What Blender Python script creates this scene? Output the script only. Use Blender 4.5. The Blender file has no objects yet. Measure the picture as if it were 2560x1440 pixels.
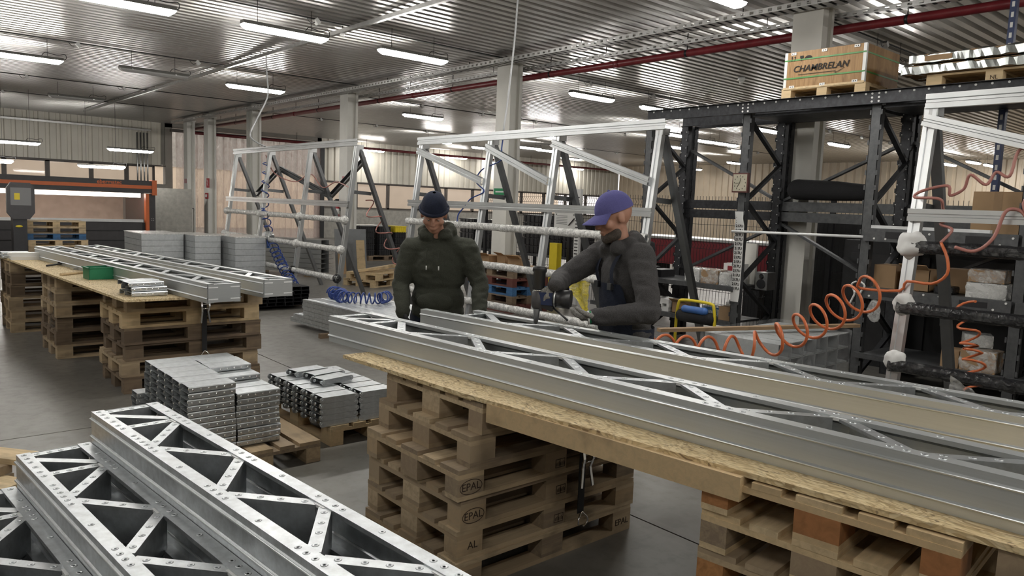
import bpy, bmesh, math, random
from mathutils import Vector, Matrix, noise
R = math.radians
sc = bpy.context.scene
col = sc.collection
random.seed(7)

# ---------------------------------------------------------------- camera
def setup_camera():
    yaw, pit, rol = R(48.93676), R(-6.22705), R(2.19655)
    f = Vector((math.cos(yaw)*math.cos(pit), math.sin(yaw)*math.cos(pit), math.sin(pit)))
    rt = Vector((math.sin(yaw), -math.cos(yaw), 0)); up = rt.cross(f)
    r2 = math.cos(rol)*rt + math.sin(rol)*up
    u2 = -math.sin(rol)*rt + math.cos(rol)*up
    cd = bpy.data.cameras.new('camera'); co = bpy.data.objects.new('camera', cd); col.objects.link(co)
    m = Matrix((r2, u2, -f)).transposed().to_4x4(); m.translation = Vector((0, 0, 1.75))
    co.matrix_world = m
    cd.sensor_width = 36.0; cd.lens = 36.0*1875.34/2560.0
    cd.clip_start = 0.05; cd.clip_end = 300
    sc.camera = co
setup_camera()

# ---------------------------------------------------------------- world (overcast daylight outside the windows) and exposure
w = bpy.data.worlds.new('world'); sc.world = w; w.use_nodes = True
bg = w.node_tree.nodes['Background']
bg.inputs[0].default_value = (1.0, 0.93, 0.90, 1); bg.inputs[1].default_value = 1.6
sc.view_settings.view_transform = 'Standard'; sc.view_settings.look = 'None'
sc.view_settings.gamma = 1.0; sc.view_settings.use_curve_mapping = False
sc.view_settings.exposure = 0.22
sc.cycles.max_bounces = 7; sc.cycles.diffuse_bounces = 3; sc.cycles.glossy_bounces = 3; sc.cycles.transmission_bounces = 3; sc.cycles.transparent_max_bounces = 10
sc.cycles.caustics_reflective = False; sc.cycles.caustics_refractive = False
LAMP_GLOW = 62.0

# ---------------------------------------------------------------- mesh helpers
class MB:
    def __init__(s): s.v = []; s.f = []; s.sm = []
    def add(s, vs, fs, smooth=False):
        b = len(s.v); s.v += [Vector(v) for v in vs]
        s.f += [[b+i for i in f] for f in fs]; s.sm += [smooth]*len(fs); return s
    def box(s, c, d, M=None):
        hx, hy, hz = d[0]/2, d[1]/2, d[2]/2
        vs = [Vector((x, y, z)) for z in (-hz, hz) for y in (-hy, hy) for x in (-hx, hx)]
        if M: vs = [M @ v for v in vs]
        c = Vector(c)
        return s.add([v+c for v in vs], [(0,2,3,1),(4,5,7,6),(0,1,5,4),(2,6,7,3),(0,4,6,2),(1,3,7,5)])
    def bx(s, x0, x1, y0, y1, z0, z1):
        return s.box(((x0+x1)/2, (y0+y1)/2, (z0+z1)/2), (abs(x1-x0), abs(y1-y0), abs(z1-z0)))
    def frame(s, p0, p1, up=(0,0,1)):
        p0, p1 = Vector(p0), Vector(p1); d = (p1-p0).normalized(); u = Vector(up)
        if abs(d.dot(u.normalized())) > .995: u = Vector((1,0,0)) if abs(d.x) < .9 else Vector((0,1,0))
        x = d.cross(u).normalized(); y = x.cross(d).normalized()
        return p0, p1, d, x, y
    def bar(s, p0, p1, w, h, up=(0,0,1)):
        return s.ext([(-w/2,-h/2),(w/2,-h/2),(w/2,h/2),(-w/2,h/2)], p0, p1, up)
    def ext(s, poly, p0, p1, up=(0,0,1), smooth=False):
        p0, p1, d, x, y = s.frame(p0, p1, up); n = len(poly)
        vs = [p0+x*a+y*b for a, b in poly]+[p1+x*a+y*b for a, b in poly]
        s.add(vs, [(i,(i+1)%n,n+(i+1)%n,n+i) for i in range(n)], smooth)
        b = len(s.v)-2*n
        s.f += [[b+i for i in range(n)][::-1], [b+n+i for i in range(n)]]; s.sm += [False, False]
        return s
    def cyl(s, p0, p1, r0, r1=None, n=14, caps=True):
        r1 = r0 if r1 is None else r1
        p0, p1, d, x, y = s.frame(p0, p1)
        c = [(math.cos(2*math.pi*i/n), math.sin(2*math.pi*i/n)) for i in range(n)]
        vs = [p0+(x*a+y*b)*r0 for a, b in c]+[p1+(x*a+y*b)*r1 for a, b in c]
        s.add(vs, [(i,(i+1)%n,n+(i+1)%n,n+i) for i in range(n)], True)
        b = len(s.v)-2*n
        if caps: s.f += [[b+i for i in range(n)][::-1], [b+n+i for i in range(n)]]; s.sm += [False, False]
        return s
    def tube(s, pts, r, n=8, caps=True):
        pts = [Vector(p) for p in pts]; b = len(s.v); m = len(pts)
        x = None
        for i, p in enumerate(pts):
            d = (pts[min(i+1,m-1)]-pts[max(i-1,0)])
            d = d.normalized() if d.length > 1e-9 else Vector((0,0,1))
            if x is None:
                u = Vector((0,0,1)) if abs(d.z) < .9 else Vector((1,0,0)); x = d.cross(u).normalized()
            else:
                x = (x-d*x.dot(d)); x = x.normalized() if x.length > 1e-6 else d.orthogonal().normalized()
            y = d.cross(x); rr = r[i] if isinstance(r, (list,tuple)) else r
            s.v += [p+(x*math.cos(2*math.pi*k/n)+y*math.sin(2*math.pi*k/n))*rr for k in range(n)]
        for i in range(m-1):
            for k in range(n):
                s.f.append([b+i*n+k, b+i*n+(k+1)%n, b+(i+1)*n+(k+1)%n, b+(i+1)*n+k]); s.sm.append(True)
        if caps:
            s.f += [[b+k for k in range(n)][::-1], [b+(m-1)*n+k for k in range(n)]]; s.sm += [False, False]
        return s
    def sph(s, c, r, seg=16, ring=10, M=None):
        c = Vector(c); r = r if isinstance(r, (tuple,list)) else (r,r,r)
        vs = [Vector((0,0,r[2]))]
        for j in range(1, ring):
            t = math.pi*j/ring
            vs += [Vector((r[0]*math.sin(t)*math.cos(2*math.pi*i/seg), r[1]*math.sin(t)*math.sin(2*math.pi*i/seg), r[2]*math.cos(t))) for i in range(seg)]
        vs.append(Vector((0,0,-r[2])))
        if M: vs = [M @ v for v in vs]
        fs = [(0, 1+i, 1+(i+1)%seg) for i in range(seg)]
        for j in range(ring-2):
            fs += [(1+j*seg+i, 1+(j+1)*seg+i, 1+(j+1)*seg+(i+1)%seg, 1+j*seg+(i+1)%seg) for i in range(seg)]
        l = len(vs)-1; b0 = 1+(ring-2)*seg
        fs += [(l, b0+(i+1)%seg, b0+i) for i in range(seg)]
        return s.add([v+c for v in vs], fs, True)
    def lathe(s, prof, c=(0,0,0), n=20, M=None):
        b = len(s.v); c = Vector(c)
        for r, z in prof:
            for k in range(n):
                v = Vector((r*math.cos(2*math.pi*k/n), r*math.sin(2*math.pi*k/n), z))
                s.v.append((M @ v if M else v)+c)
        for i in range(len(prof)-1):
            for k in range(n):
                s.f.append([b+i*n+k, b+i*n+(k+1)%n, b+(i+1)*n+(k+1)%n, b+(i+1)*n+k]); s.sm.append(True)
        s.f += [[b+k for k in range(n)][::-1], [b+(len(prof)-1)*n+k for k in range(n)]]; s.sm += [False, False]
        return s
    def grid(s, pts, nu, nv, smooth=True):
        return s.add(pts, [(j*nu+i, j*nu+i+1, (j+1)*nu+i+1, (j+1)*nu+i) for j in range(nv-1) for i in range(nu-1)], smooth)
    def mesh(s, name, m=None):
        me = bpy.data.meshes.new(name); me.from_pydata([tuple(v) for v in s.v], [], s.f)
        me.polygons.foreach_set('use_smooth', s.sm)
        if m: me.materials.append(MAT[m] if isinstance(m, str) else m)
        me.update(); return me
    def obj(s, name, m, parent=None, loc=(0,0,0), rz=0):
        return inst(name, s.mesh(name, m), parent, loc, rz)

def inst(name, me, parent=None, loc=(0,0,0), rz=0, rot=None):
    o = bpy.data.objects.new(name, me); col.objects.link(o)
    o.location = loc; o.rotation_euler = rot if rot else (0,0,rz)
    if parent: o.parent = parent
    return o
def tag(o, label=None, cat=None, group=None, kind=None):
    if label: o['label'] = label
    if cat: o['category'] = cat
    if group: o['group'] = group
    if kind: o['kind'] = kind
    return o
def thing(name, label, cat, loc=(0,0,0), rz=0, group=None, rot=None):
    o = bpy.data.objects.new(name, None); col.objects.link(o); o.empty_display_size = .1
    o.location = loc; o.rotation_euler = rot if rot else (0,0,rz)
    return tag(o, label, cat, group)
def copy_tree(o, parent=None):
    c = o.copy(); col.objects.link(c); c.parent = parent
    for ch in list(o.children): copy_tree(ch, c)
    return c
def thick(pl, t):
    """closed outline of a bent sheet: open polyline pl offset by t to its left"""
    out = []
    n = len(pl)
    for i, p in enumerate(pl):
        p = Vector(p); ds = []
        if i > 0: ds.append((p-Vector(pl[i-1])).normalized())
        if i < n-1: ds.append((Vector(pl[i+1])-p).normalized())
        nn = [Vector((-d.y, d.x)) for d in ds]
        m = nn[0] if len(nn) == 1 else (nn[0]+nn[1])
        if len(nn) == 2:
            if m.length < .2: m = nn[0]
            else: m = m.normalized()/max(.45, m.normalized().dot(nn[0]))
        out.append(p+m*t)
    return [tuple(p) for p in pl]+[tuple(p) for p in out[::-1]]
def smooth_path(pts, sub=6):
    P = [Vector(p) for p in pts]; out = []
    for i in range(len(P)-1):
        a, b, c, d = P[max(i-1,0)], P[i], P[i+1], P[min(i+2,len(P)-1)]
        for k in range(sub):
            t = k/sub
            out.append(.5*((2*b)+(c-a)*t+(2*a-5*b+4*c-d)*t*t+(3*b-a-3*c+d)*t**3))
    out.append(P[-1]); return out
def helix_on(path, rad, turns, per=14, r_end=1.0, phase=0.0):
    """coil around a path"""
    P = smooth_path(path, 12); L = [0]
    for i in range(1, len(P)): L.append(L[-1]+(P[i]-P[i-1]).length)
    out = []; N = int(turns*per)
    for k in range(N+1):
        s = L[-1]*k/N; i = 0
        while i < len(L)-2 and L[i+1] < s: i += 1
        t = (s-L[i])/max(1e-9, L[i+1]-L[i]); p = P[i].lerp(P[i+1], t); d = (P[i+1]-P[i]).normalized()
        u = Vector((0,0,1)) if abs(d.z) < .9 else Vector((1,0,0))
        x = d.cross(u).normalized(); y = x.cross(d)
        a = 2*math.pi*k/per+phase; rr = rad(k/N) if callable(rad) else rad
        out.append(p+(x*math.cos(a)+y*math.sin(a))*rr)
    return out
def text_mesh(txt, size, m, shear=0.0, bold=0.0, align='CENTER', ext=.0006):
    cu = bpy.data.curves.new('lettering', 'FONT'); cu.body = txt; cu.size = size; cu.shear = shear
    cu.align_x = align; cu.align_y = 'CENTER'; cu.extrude = ext; cu.offset = bold; cu.resolution_u = 3
    o = bpy.data.objects.new('lettering', cu); col.objects.link(o)
    dg = bpy.context.evaluated_depsgraph_get(); dg.update()
    me = bpy.data.meshes.new_from_object(o.evaluated_get(dg)); bpy.data.objects.remove(o); bpy.data.curves.remove(cu)
    me.materials.clear(); me.materials.append(MAT[m]); return me
def baked(mb, name, m, mods, smooth=True):
    """mesh of mb after modifiers (list of (type, settings))"""
    me = mb.mesh(name); o = bpy.data.objects.new(name, me); col.objects.link(o)
    for i, (t, kw) in enumerate(mods):
        md = o.modifiers.new(t+str(i), t)
        for k, v in kw.items(): setattr(md, k, v)
    dg = bpy.context.evaluated_depsgraph_get(); dg.update()
    out = bpy.data.meshes.new_from_object(o.evaluated_get(dg))
    bpy.data.objects.remove(o); bpy.data.meshes.remove(me)
    out.materials.clear(); out.materials.append(MAT[m])
    if smooth: out.polygons.foreach_set('use_smooth', [True]*len(out.polygons))
    return out

# ---------------------------------------------------------------- materials
MAT = {}
class NT:
    def __init__(s, name):
        s.m = bpy.data.materials.new(name); s.m.use_nodes = True; MAT[name] = s.m
        s.t = s.m.node_tree; s.b = s.t.nodes['Principled BSDF']; s.out = s.t.nodes['Material Output']; s.co = None
    def n(s, typ, **kw):
        x = s.t.nodes.new(typ)
        for k, v in kw.items(): setattr(x, k, v)
        return x
    def l(s, a, b): s.t.links.new(a, b)
    def coord(s, scale=(1,1,1), kind='Object'):
        tc = s.n('ShaderNodeTexCoord'); mp = s.n('ShaderNodeMapping'); mp.inputs['Scale'].default_value = scale
        s.l(tc.outputs[kind], mp.inputs[0]); return mp.outputs[0]
    def noise(s, vec, scale, detail=3, rough=.5, dist=0):
        x = s.n('ShaderNodeTexNoise'); x.inputs['Scale'].default_value = scale; x.inputs['Detail'].default_value = detail
        x.inputs['Roughness'].default_value = rough; x.inputs['Distortion'].default_value = dist
        if vec: s.l(vec, x.inputs['Vector'])
        return x.outputs[0]
    def ramp(s, fac, stops):
        x = s.n('ShaderNodeValToRGB'); e = x.color_ramp.elements
        while len(e) < len(stops): e.new(.5)
        for k, (p, c) in enumerate(stops):
            e[k].position = p; e[k].color = (c if len(c) == 4 else (*c, 1))
        s.l(fac, x.inputs[0]); return x.outputs[0]
    def mix(s, a, b, fac, typ='MIX'):
        x = s.n('ShaderNodeMix', data_type='RGBA', blend_type=typ)
        for v, i in ((fac, 0), (a, 6), (b, 7)):
            if isinstance(v, (int, float)): x.inputs[i].default_value = v
            elif isinstance(v, (tuple, list)): x.inputs[i].default_value = (v if len(v) == 4 else (*v, 1))
            else: s.l(v, x.inputs[i])
        return x.outputs[2]
    def math(s, op, a, b=0.0):
        x = s.n('ShaderNodeMath', operation=op)
        for v, i in ((a, 0), (b, 1)):
            if isinstance(v, (int, float)): x.inputs[i].default_value = v
            else: s.l(v, x.inputs[i])
        return x.outputs[0]
    def rnd(s): return s.n('ShaderNodeObjectInfo').outputs['Random']
    def set(s, **kw):
        for k, v in kw.items():
            i = s.b.inputs[k.replace('_', ' ')]
            if isinstance(v, (int, float)): i.default_value = v
            elif isinstance(v, (tuple, list)): i.default_value = (v if len(v) == 4 else (*v, 1))
            else: s.l(v, i)
        return s
    def bump(s, h, strength=.3, dist=.01):
        x = s.n('ShaderNodeBump'); x.inputs['Strength'].default_value = strength; x.inputs['Distance'].default_value = dist
        s.l(h, x.inputs['Height']); s.l(x.outputs[0], s.b.inputs['Normal']); return s
def plain(name, c, rough=.6, metal=0.0, var=.12, nscale=8, **kw):
    """paint or plastic with a little mottling"""
    t = NT(name); v = t.coord()
    f = t.noise(v, nscale, 4)
    a = tuple(max(0, x*(1-var)) for x in c); b = tuple(min(1, x*(1+var)) for x in c)
    t.set(Base_Color=t.ramp(f, [(.3, a), (.7, b)]), Roughness=rough, Metallic=metal, **kw); return t
def metal_mat(name, c, rough=.35, brush=(1,1,1), amt=.14, spangle=0.0, metal=1.0, bump=.0):
    t = NT(name); v = t.coord(brush)
    f = t.noise(v, 6, 5, .6); f2 = t.noise(t.coord(), 2.2, 3)
    a = tuple(x*(1-amt) for x in c); b = tuple(min(1, x*(1+amt)) for x in c)
    cc = t.ramp(f, [(.25, a), (.75, b)])
    if spangle:
        vo = t.n('ShaderNodeTexVoronoi'); vo.inputs['Scale'].default_value = 90; t.l(t.coord(), vo.inputs['Vector'])
        cc = t.mix(cc, vo.outputs['Color'], spangle, 'SOFT_LIGHT')
    rr = t.n('ShaderNodeMapRange'); rr.inputs[3].default_value = rough*.75; rr.inputs[4].default_value = rough*1.3
    t.l(f2, rr.inputs[0])
    t.set(Base_Color=cc, Metallic=metal, Roughness=rr.outputs[0])
    if bump: t.bump(f, bump, .002)
    return t
def wood_mat(name, stops, rough=.75, dark=.35, grain=(2.0, 22, 22), rnd_amt=.8):
    """timber whose tint differs from board to board"""
    t = NT(name); r = t.rnd()
    base = t.ramp(r, stops)
    ad = t.n('ShaderNodeVectorMath', operation='ADD'); t.l(t.coord(grain), ad.inputs[0])
    mu = t.math('MULTIPLY', r, 37.0); t.l(mu, ad.inputs[1])
    g = t.noise(ad.outputs[0], 1.6, 5, .62, .6)
    k = t.noise(t.coord((3,3,3)), 2.0, 3)
    c = t.mix(base, tuple(x*(1-dark) for x in stops[0][1]), t.ramp(g, [(.42, (0,0,0)), (.72, (1,1,1))]))
    c = t.mix(c, (.055,.045,.035), t.math('MULTIPLY', t.ramp(k, [(.52, (0,0,0)), (.8, (1,1,1))]), .55))
    t.set(Base_Color=c, Roughness=rough).bump(g, .35, .003); return t

metal_mat('galv', (.56,.585,.60), .37, (4,4,4), .20, .0, metal=.9)
metal_mat('galv_side', (.50,.525,.53), .40, (.5,.5,30), .05, metal=.62)
metal_mat('galv_rail', (.60,.625,.63), .40, (.5,.5,30), .05, metal=.78)
metal_mat('galv_hole', (.10,.11,.12), .4)
metal_mat('alu', (.74,.76,.77), .34, (1,1,1), .06)
metal_mat('alu_dull', (.56,.57,.57), .36, (1,1,1), .08)
metal_mat('steel_grey', (.20,.205,.21), .45, (1,1,1), .12)
metal_mat('ceiling_metal', (.52,.51,.49), .34, (.3,3,3), .06)
metal_mat('rack_steel', (.05,.051,.055), .5, (3,3,3), .35, metal=.75)
metal_mat('rack_beam_grey', (.115,.118,.122), .5, (3,3,3), .25, metal=.7)
metal_mat('tray_metal', (.50,.50,.49), .4, (2,2,2), .15)
metal_mat('chrome', (.8,.8,.8), .15)
metal_mat('black_metal', (.03,.03,.033), .4, metal=.6)
plain('wall_cream', (.66,.625,.54), .45, var=.05, nscale=2)
plain('wall_beige', (.74,.62,.47), .45, var=.05, nscale=2)
plain('wall_dark', (.30,.285,.255), .7, var=.12, nscale=2)
plain('column_white', (.74,.725,.67), .5, var=.05, nscale=3)
plain('frame_dark', (.10,.085,.075), .55)
plain('red_pipe', (.20,.022,.028), .35, var=.15)
plain('red_paint', (.24,.02,.03), .45, var=.1)
plain('red_bright', (.65,.03,.035), .4)
plain('black', (.014,.014,.016), .5, var=.3)
plain('black_plastic', (.02,.02,.022), .38, var=.2)
plain('charcoal', (.055,.052,.055), .45, var=.1)
plain('machine_orange', (.80,.19,.055), .45, var=.04)
plain('machine_inside', (.58,.44,.36), .55, var=.12, nscale=5)
plain('white_plastic', (.72,.72,.70), .4, var=.04)
plain('lamp_body', (.20,.195,.18), .5, var=.1)
plain('cable_black', (.03,.03,.03), .5)
plain('cable_white', (.62,.63,.64), .5)
plain('hose_orange', (.62,.16,.055), .35, var=.1)
plain('hose_pink', (.42,.18,.15), .4, var=.1)
plain('hose_blue', (.025,.06,.26), .35, var=.12)
plain('bin_green', (.012,.17,.075), .4, var=.06)
plain('yellow_paint', (.72,.56,.03), .4, var=.06)
plain('blue_paint', (.035,.12,.26), .7, var=.25, nscale=12)
plain('cardboard', (.36,.235,.13), .85, var=.1, nscale=5)
plain('paper', (.70,.70,.68), .8, var=.04)
plain('ink', (.02,.018,.016), .8)
plain('stamp_ink', (.045,.028,.018), .9)
plain('strap_black', (.018,.018,.02), .7)
plain('skin', (.42,.22,.15), .55, var=.06, nscale=20)
plain('sign_green', (.01,.22,.08), .5)
plain('teal_blue', (.05,.14,.40), .5)
plain('rail_edge', (.75,.76,.76), .3)
plain('plaster', (.40,.385,.345), .8, var=.15)
wood_mat('wood_old', [(0, (.56,.43,.27)), (.18, (.30,.22,.145)), (.36, (.60,.47,.30)), (.52, (.44,.32,.19)), (.68, (.22,.165,.115)), (.84, (.50,.38,.235)), (1, (.36,.275,.18))])
wood_mat('wood_dark', [(0, (.20,.14,.09)), (.4, (.12,.085,.055)), (.7, (.26,.19,.12)), (1, (.17,.12,.08))])
wood_mat('wood_new', [(0, (.66,.50,.29)), (.5, (.58,.42,.235)), (1, (.70,.55,.34))], dark=.25)
wood_mat('wood_chip', [(0, (.44,.20,.07)), (.5, (.52,.26,.095)), (1, (.36,.15,.055))], grain=(14,14,14), dark=.4)
wood_mat('wood_red', [(0, (.16,.05,.035)), (1, (.11,.035,.028))])
wood_mat('wood_blue', [(0, (.045,.14,.30)), (1, (.06,.17,.34))])
def fabric(name, c, fine=220, dark=.55):
    t = NT(name); v = t.coord()
    f = t.noise(v, fine, 2); g = t.noise(v, 9, 3, .5, .4)
    cc = t.ramp(f, [(.35, tuple(x*dark for x in c)), (.7, c)])
    t.set(Base_Color=cc, Roughness=.95)
    ad = t.math('ADD', t.math('MULTIPLY', f, .18), g); t.bump(ad, .55, .02); return t
fabric('hoodie_olive', (.052,.056,.040)); fabric('hoodie_grey', (.075,.072,.072)); fabric('denim', (.012,.018,.038))
fabric('beanie', (.012,.018,.042)); fabric('cap_blue', (.125,.12,.33), 400, .8); fabric('glove_grey', (.33,.32,.30), 150); fabric('glove_black', (.02,.02,.021)); fabric('beard', (.10,.08,.065), 120)
fabric('bag_black', (.02,.02,.022)); fabric('cloth_dark', (.03,.03,.034))
def film(name, c, alpha, rough=.12, nscale=14, bumpk=.9, dist=.03, detail=5):
    t = NT(name); v = t.coord((1,1,1)); f = t.noise(v, nscale, detail, .6, 1.2)
    fr = t.ramp(f, [(.38, (alpha*.55,)*3), (.66, (min(1, alpha*1.5),)*3)])
    t.set(Base_Color=c, Roughness=rough, Alpha=fr); t.bump(f, bumpk, dist); return t
film('bubble_wrap', (.86,.855,.82), .85, .10, 20, .8, .012, 2)
film('stretch_film', (.80,.82,.84), .15, .09, 9)
film('plastic_bag', (.74,.74,.72), .42, .12, 16, .8, .015, 2)
film('black_wrap', (.020,.020,.022), 1.0, .20, 18, .8, .012, 2)
film('foil_wrap', (.74,.77,.76), 1.0, .16, 34, 1.0); MAT['foil_wrap'].node_tree.nodes['Principled BSDF'].inputs['Metallic'].default_value = .62; MAT['foil_wrap'].node_tree.nodes['Bump'].inputs['Distance'].default_value = .02
metal_mat('foil_sheet', (.55,.58,.57), .27, (1,1,1), .08)
film('yellow_bag', (.70,.58,.04), 1.0, .2, 22)
def osb():
    t = NT('osb'); vo = t.n('ShaderNodeTexVoronoi'); vo.inputs['Scale'].default_value = 1.0; vo.inputs['Randomness'].default_value = 1
    d = t.noise(t.coord((5,5,5)), 3, 2)
    ad = t.n('ShaderNodeVectorMath', operation='ADD'); t.l(t.coord((120,38,90)), ad.inputs[0]); sc3 = t.n('ShaderNodeVectorMath', operation='SCALE')
    nz = t.n('ShaderNodeTexNoise'); nz.inputs['Scale'].default_value = 4; t.l(t.coord(), nz.inputs['Vector']); t.l(nz.outputs['Color'], sc3.inputs[0]); sc3.inputs['Scale'].default_value = 14
    t.l(sc3.outputs[0], ad.inputs[1]); t.l(ad.outputs[0], vo.inputs['Vector'])
    sp = t.n('ShaderNodeSeparateColor'); t.l(vo.outputs['Color'], sp.inputs[0])
    c = t.ramp(sp.outputs[0], [(0, (.42,.30,.15)), (.2, (.62,.475,.26)), (.6, (.72,.575,.335)), (.93, (.78,.645,.40)), (1, (.20,.13,.065))])
    c = t.mix(c, (.28,.185,.09), t.math('MULTIPLY', t.ramp(vo.outputs['Distance'], [(.45, (0,0,0)), (.8, (1,1,1))]), .5))
    t.set(Base_Color=c, Roughness=.7).bump(vo.outputs['Distance'], .25, .002)
osb()
def plywood():
    t = NT('crate_ply'); g = t.noise(t.coord((3,10,1.2)), 2.6, 5, .6, 1.4)
    t.set(Base_Color=t.ramp(g, [(.3, (.22,.118,.04)), (.55, (.34,.195,.075)), (.75, (.40,.245,.10))]), Roughness=.6)
plywood()
def concrete():
    t = NT('concrete'); v = t.coord()
    a = t.noise(v, .8, 6, .6); b = t.noise(v, 9, 5, .65); c3 = t.noise(t.coord((1.6,.25,1)), 5, 4, .6)
    c = t.ramp(a, [(.3, (.135,.127,.113)), (.7, (.205,.194,.172))])
    c = t.mix(c, (.10,.093,.082), t.math('MULTIPLY', t.ramp(b, [(.5, (0,0,0)), (.75, (1,1,1))]), .5))
    c = t.mix(c, (.26,.245,.22), t.math('MULTIPLY', t.ramp(c3, [(.55, (0,0,0)), (.8, (1,1,1))]), .4))
    rr = t.n('ShaderNodeMapRange'); rr.inputs[3].default_value = .22; rr.inputs[4].default_value = .5; t.l(b, rr.inputs[0])
    t.set(Base_Color=c, Roughness=rr.outputs[0]); t.b.inputs['Specular IOR Level'].default_value = .45; t.bump(b, .08, .004)
concrete()
def emit(name, c, s, base=(.8,.8,.8)):
    t = NT(name); t.set(Base_Color=base, Emission_Color=c, Emission_Strength=s); return t
emit('lamp_lit', (1.0,.97,.92), LAMP_GLOW)
emit('screen_grey', (.38,.37,.35), .12, (.10,.10,.10))
emit('machine_light', (1.0,.92,.82), 9.0)
plain('lamp_unlit', (.42,.415,.40), .25, var=.03)
def glassy(name, c, alpha, rough=.05):
    t = NT(name); t.set(Base_Color=c, Roughness=rough, Alpha=alpha); return t
glassy('pane_glass', (.55,.50,.47), .22); glassy('curtain_pvc', (.78,.60,.55), .42, .16); glassy('machine_glass', (.62,.46,.38), .16)
glassy('bottle_plastic', (.75,.8,.85), .35)
def curtain_bump():
    m = MAT['curtain_pvc']; t = NT.__new__(NT); t.m = m; t.t = m.node_tree; t.b = t.t.nodes['Principled BSDF']
    f = t.noise(t.coord((2.2,1,.7)), 3.5, 4, .55, .8); t.bump(f, .8, .05)
    t.l(t.ramp(f, [(.3, (.30,)*3), (.7, (.60,)*3)]), t.b.inputs['Alpha'])
curtain_bump()
def stripes():
    t = NT('hazard_tape'); sx = t.n('ShaderNodeSeparateXYZ'); t.l(t.coord(), sx.inputs[0])
    v = t.math('FRACT', t.math('MULTIPLY', t.math('ADD', sx.outputs['Z'], sx.outputs['Y']), 4.5))
    t.set(Base_Color=t.mix((.02,.02,.02), (.55,.45,.04), t.math('GREATER_THAN', v, .5)), Roughness=.5)
stripes()
# ---------------------------------------------------------------- the hall
ZC = 4.45
X0, X1, Y0, Y1 = -8.0, 36.0, -8.0, 31.5
def structure():
    fl = MB().bx(X0-.3, X1+.3, Y0-.3, 44, -.30, -.022).obj('floor', 'frame_dark'); tag(fl, 'grey worn concrete hall floor with saw-cut joints', 'floor', kind='structure')
    xs = [X0-.3, -2.7, 3.3, 9.25, 15.2, 21.2, 27.2, 33.2, X1+.3]; ys = [Y0-.3, -4.2, 1.6, 6.1, 12.1, 18.1, 24.1, 30.1, 36, 44]
    for i in range(len(xs)-1):
        for j in range(len(ys)-1):
            MB().bx(xs[i]+.006, xs[i+1]-.006, ys[j]+.006, ys[j+1]-.006, -.03, 0).obj('slab', 'concrete', fl)
    # corrugated sheet ceiling
    pr = []; y = Y0
    while y < Y1+.4:
        pr += [(y, ZC), (y+.10, ZC), (y+.122, ZC+.055), (y+.178, ZC+.055)]; y += .2
    mb = MB(); n = len(pr)
    mb.add([(X0-.2, a, b) for a, b in pr]+[(X1+.2, a, b) for a, b in pr], [(i, i+1, n+i+1, n+i) for i in range(n-1)])
    ce = mb.obj('ceiling', 'ceiling_metal'); tag(ce, 'ribbed galvanised sheet metal ceiling', 'ceiling', kind='structure')
    MB().bx(X0-.3, X1+.3, Y0-.3, Y1+.6, ZC+.10, ZC+.3).obj('light_block_deck', 'wall_dark', ce)  # unseen slab added above the sheet to block light leaks
structure()
def corr(p0, p1, z0, z1, pitch, dep, nrm):
    p0, p1, nrm = Vector(p0), Vector(p1), Vector(nrm); L = (p1-p0).length; d = (p1-p0)/L
    pr = []; s = 0
    while s < L:
        for a, b in ((0, 0), (.55, 0), (.63, 1), (.92, 1)):
            if s+a*pitch <= L: pr.append((s+a*pitch, b*dep))
        s += pitch
    mb = MB(); n = len(pr)
    vs = [p0+d*a-nrm*b for a, b in pr]
    mb.add([(v.x, v.y, z0) for v in vs]+[(v.x, v.y, z1) for v in vs], [(i, i+1, n+i+1, n+i) for i in range(n-1)])
    return mb
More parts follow.
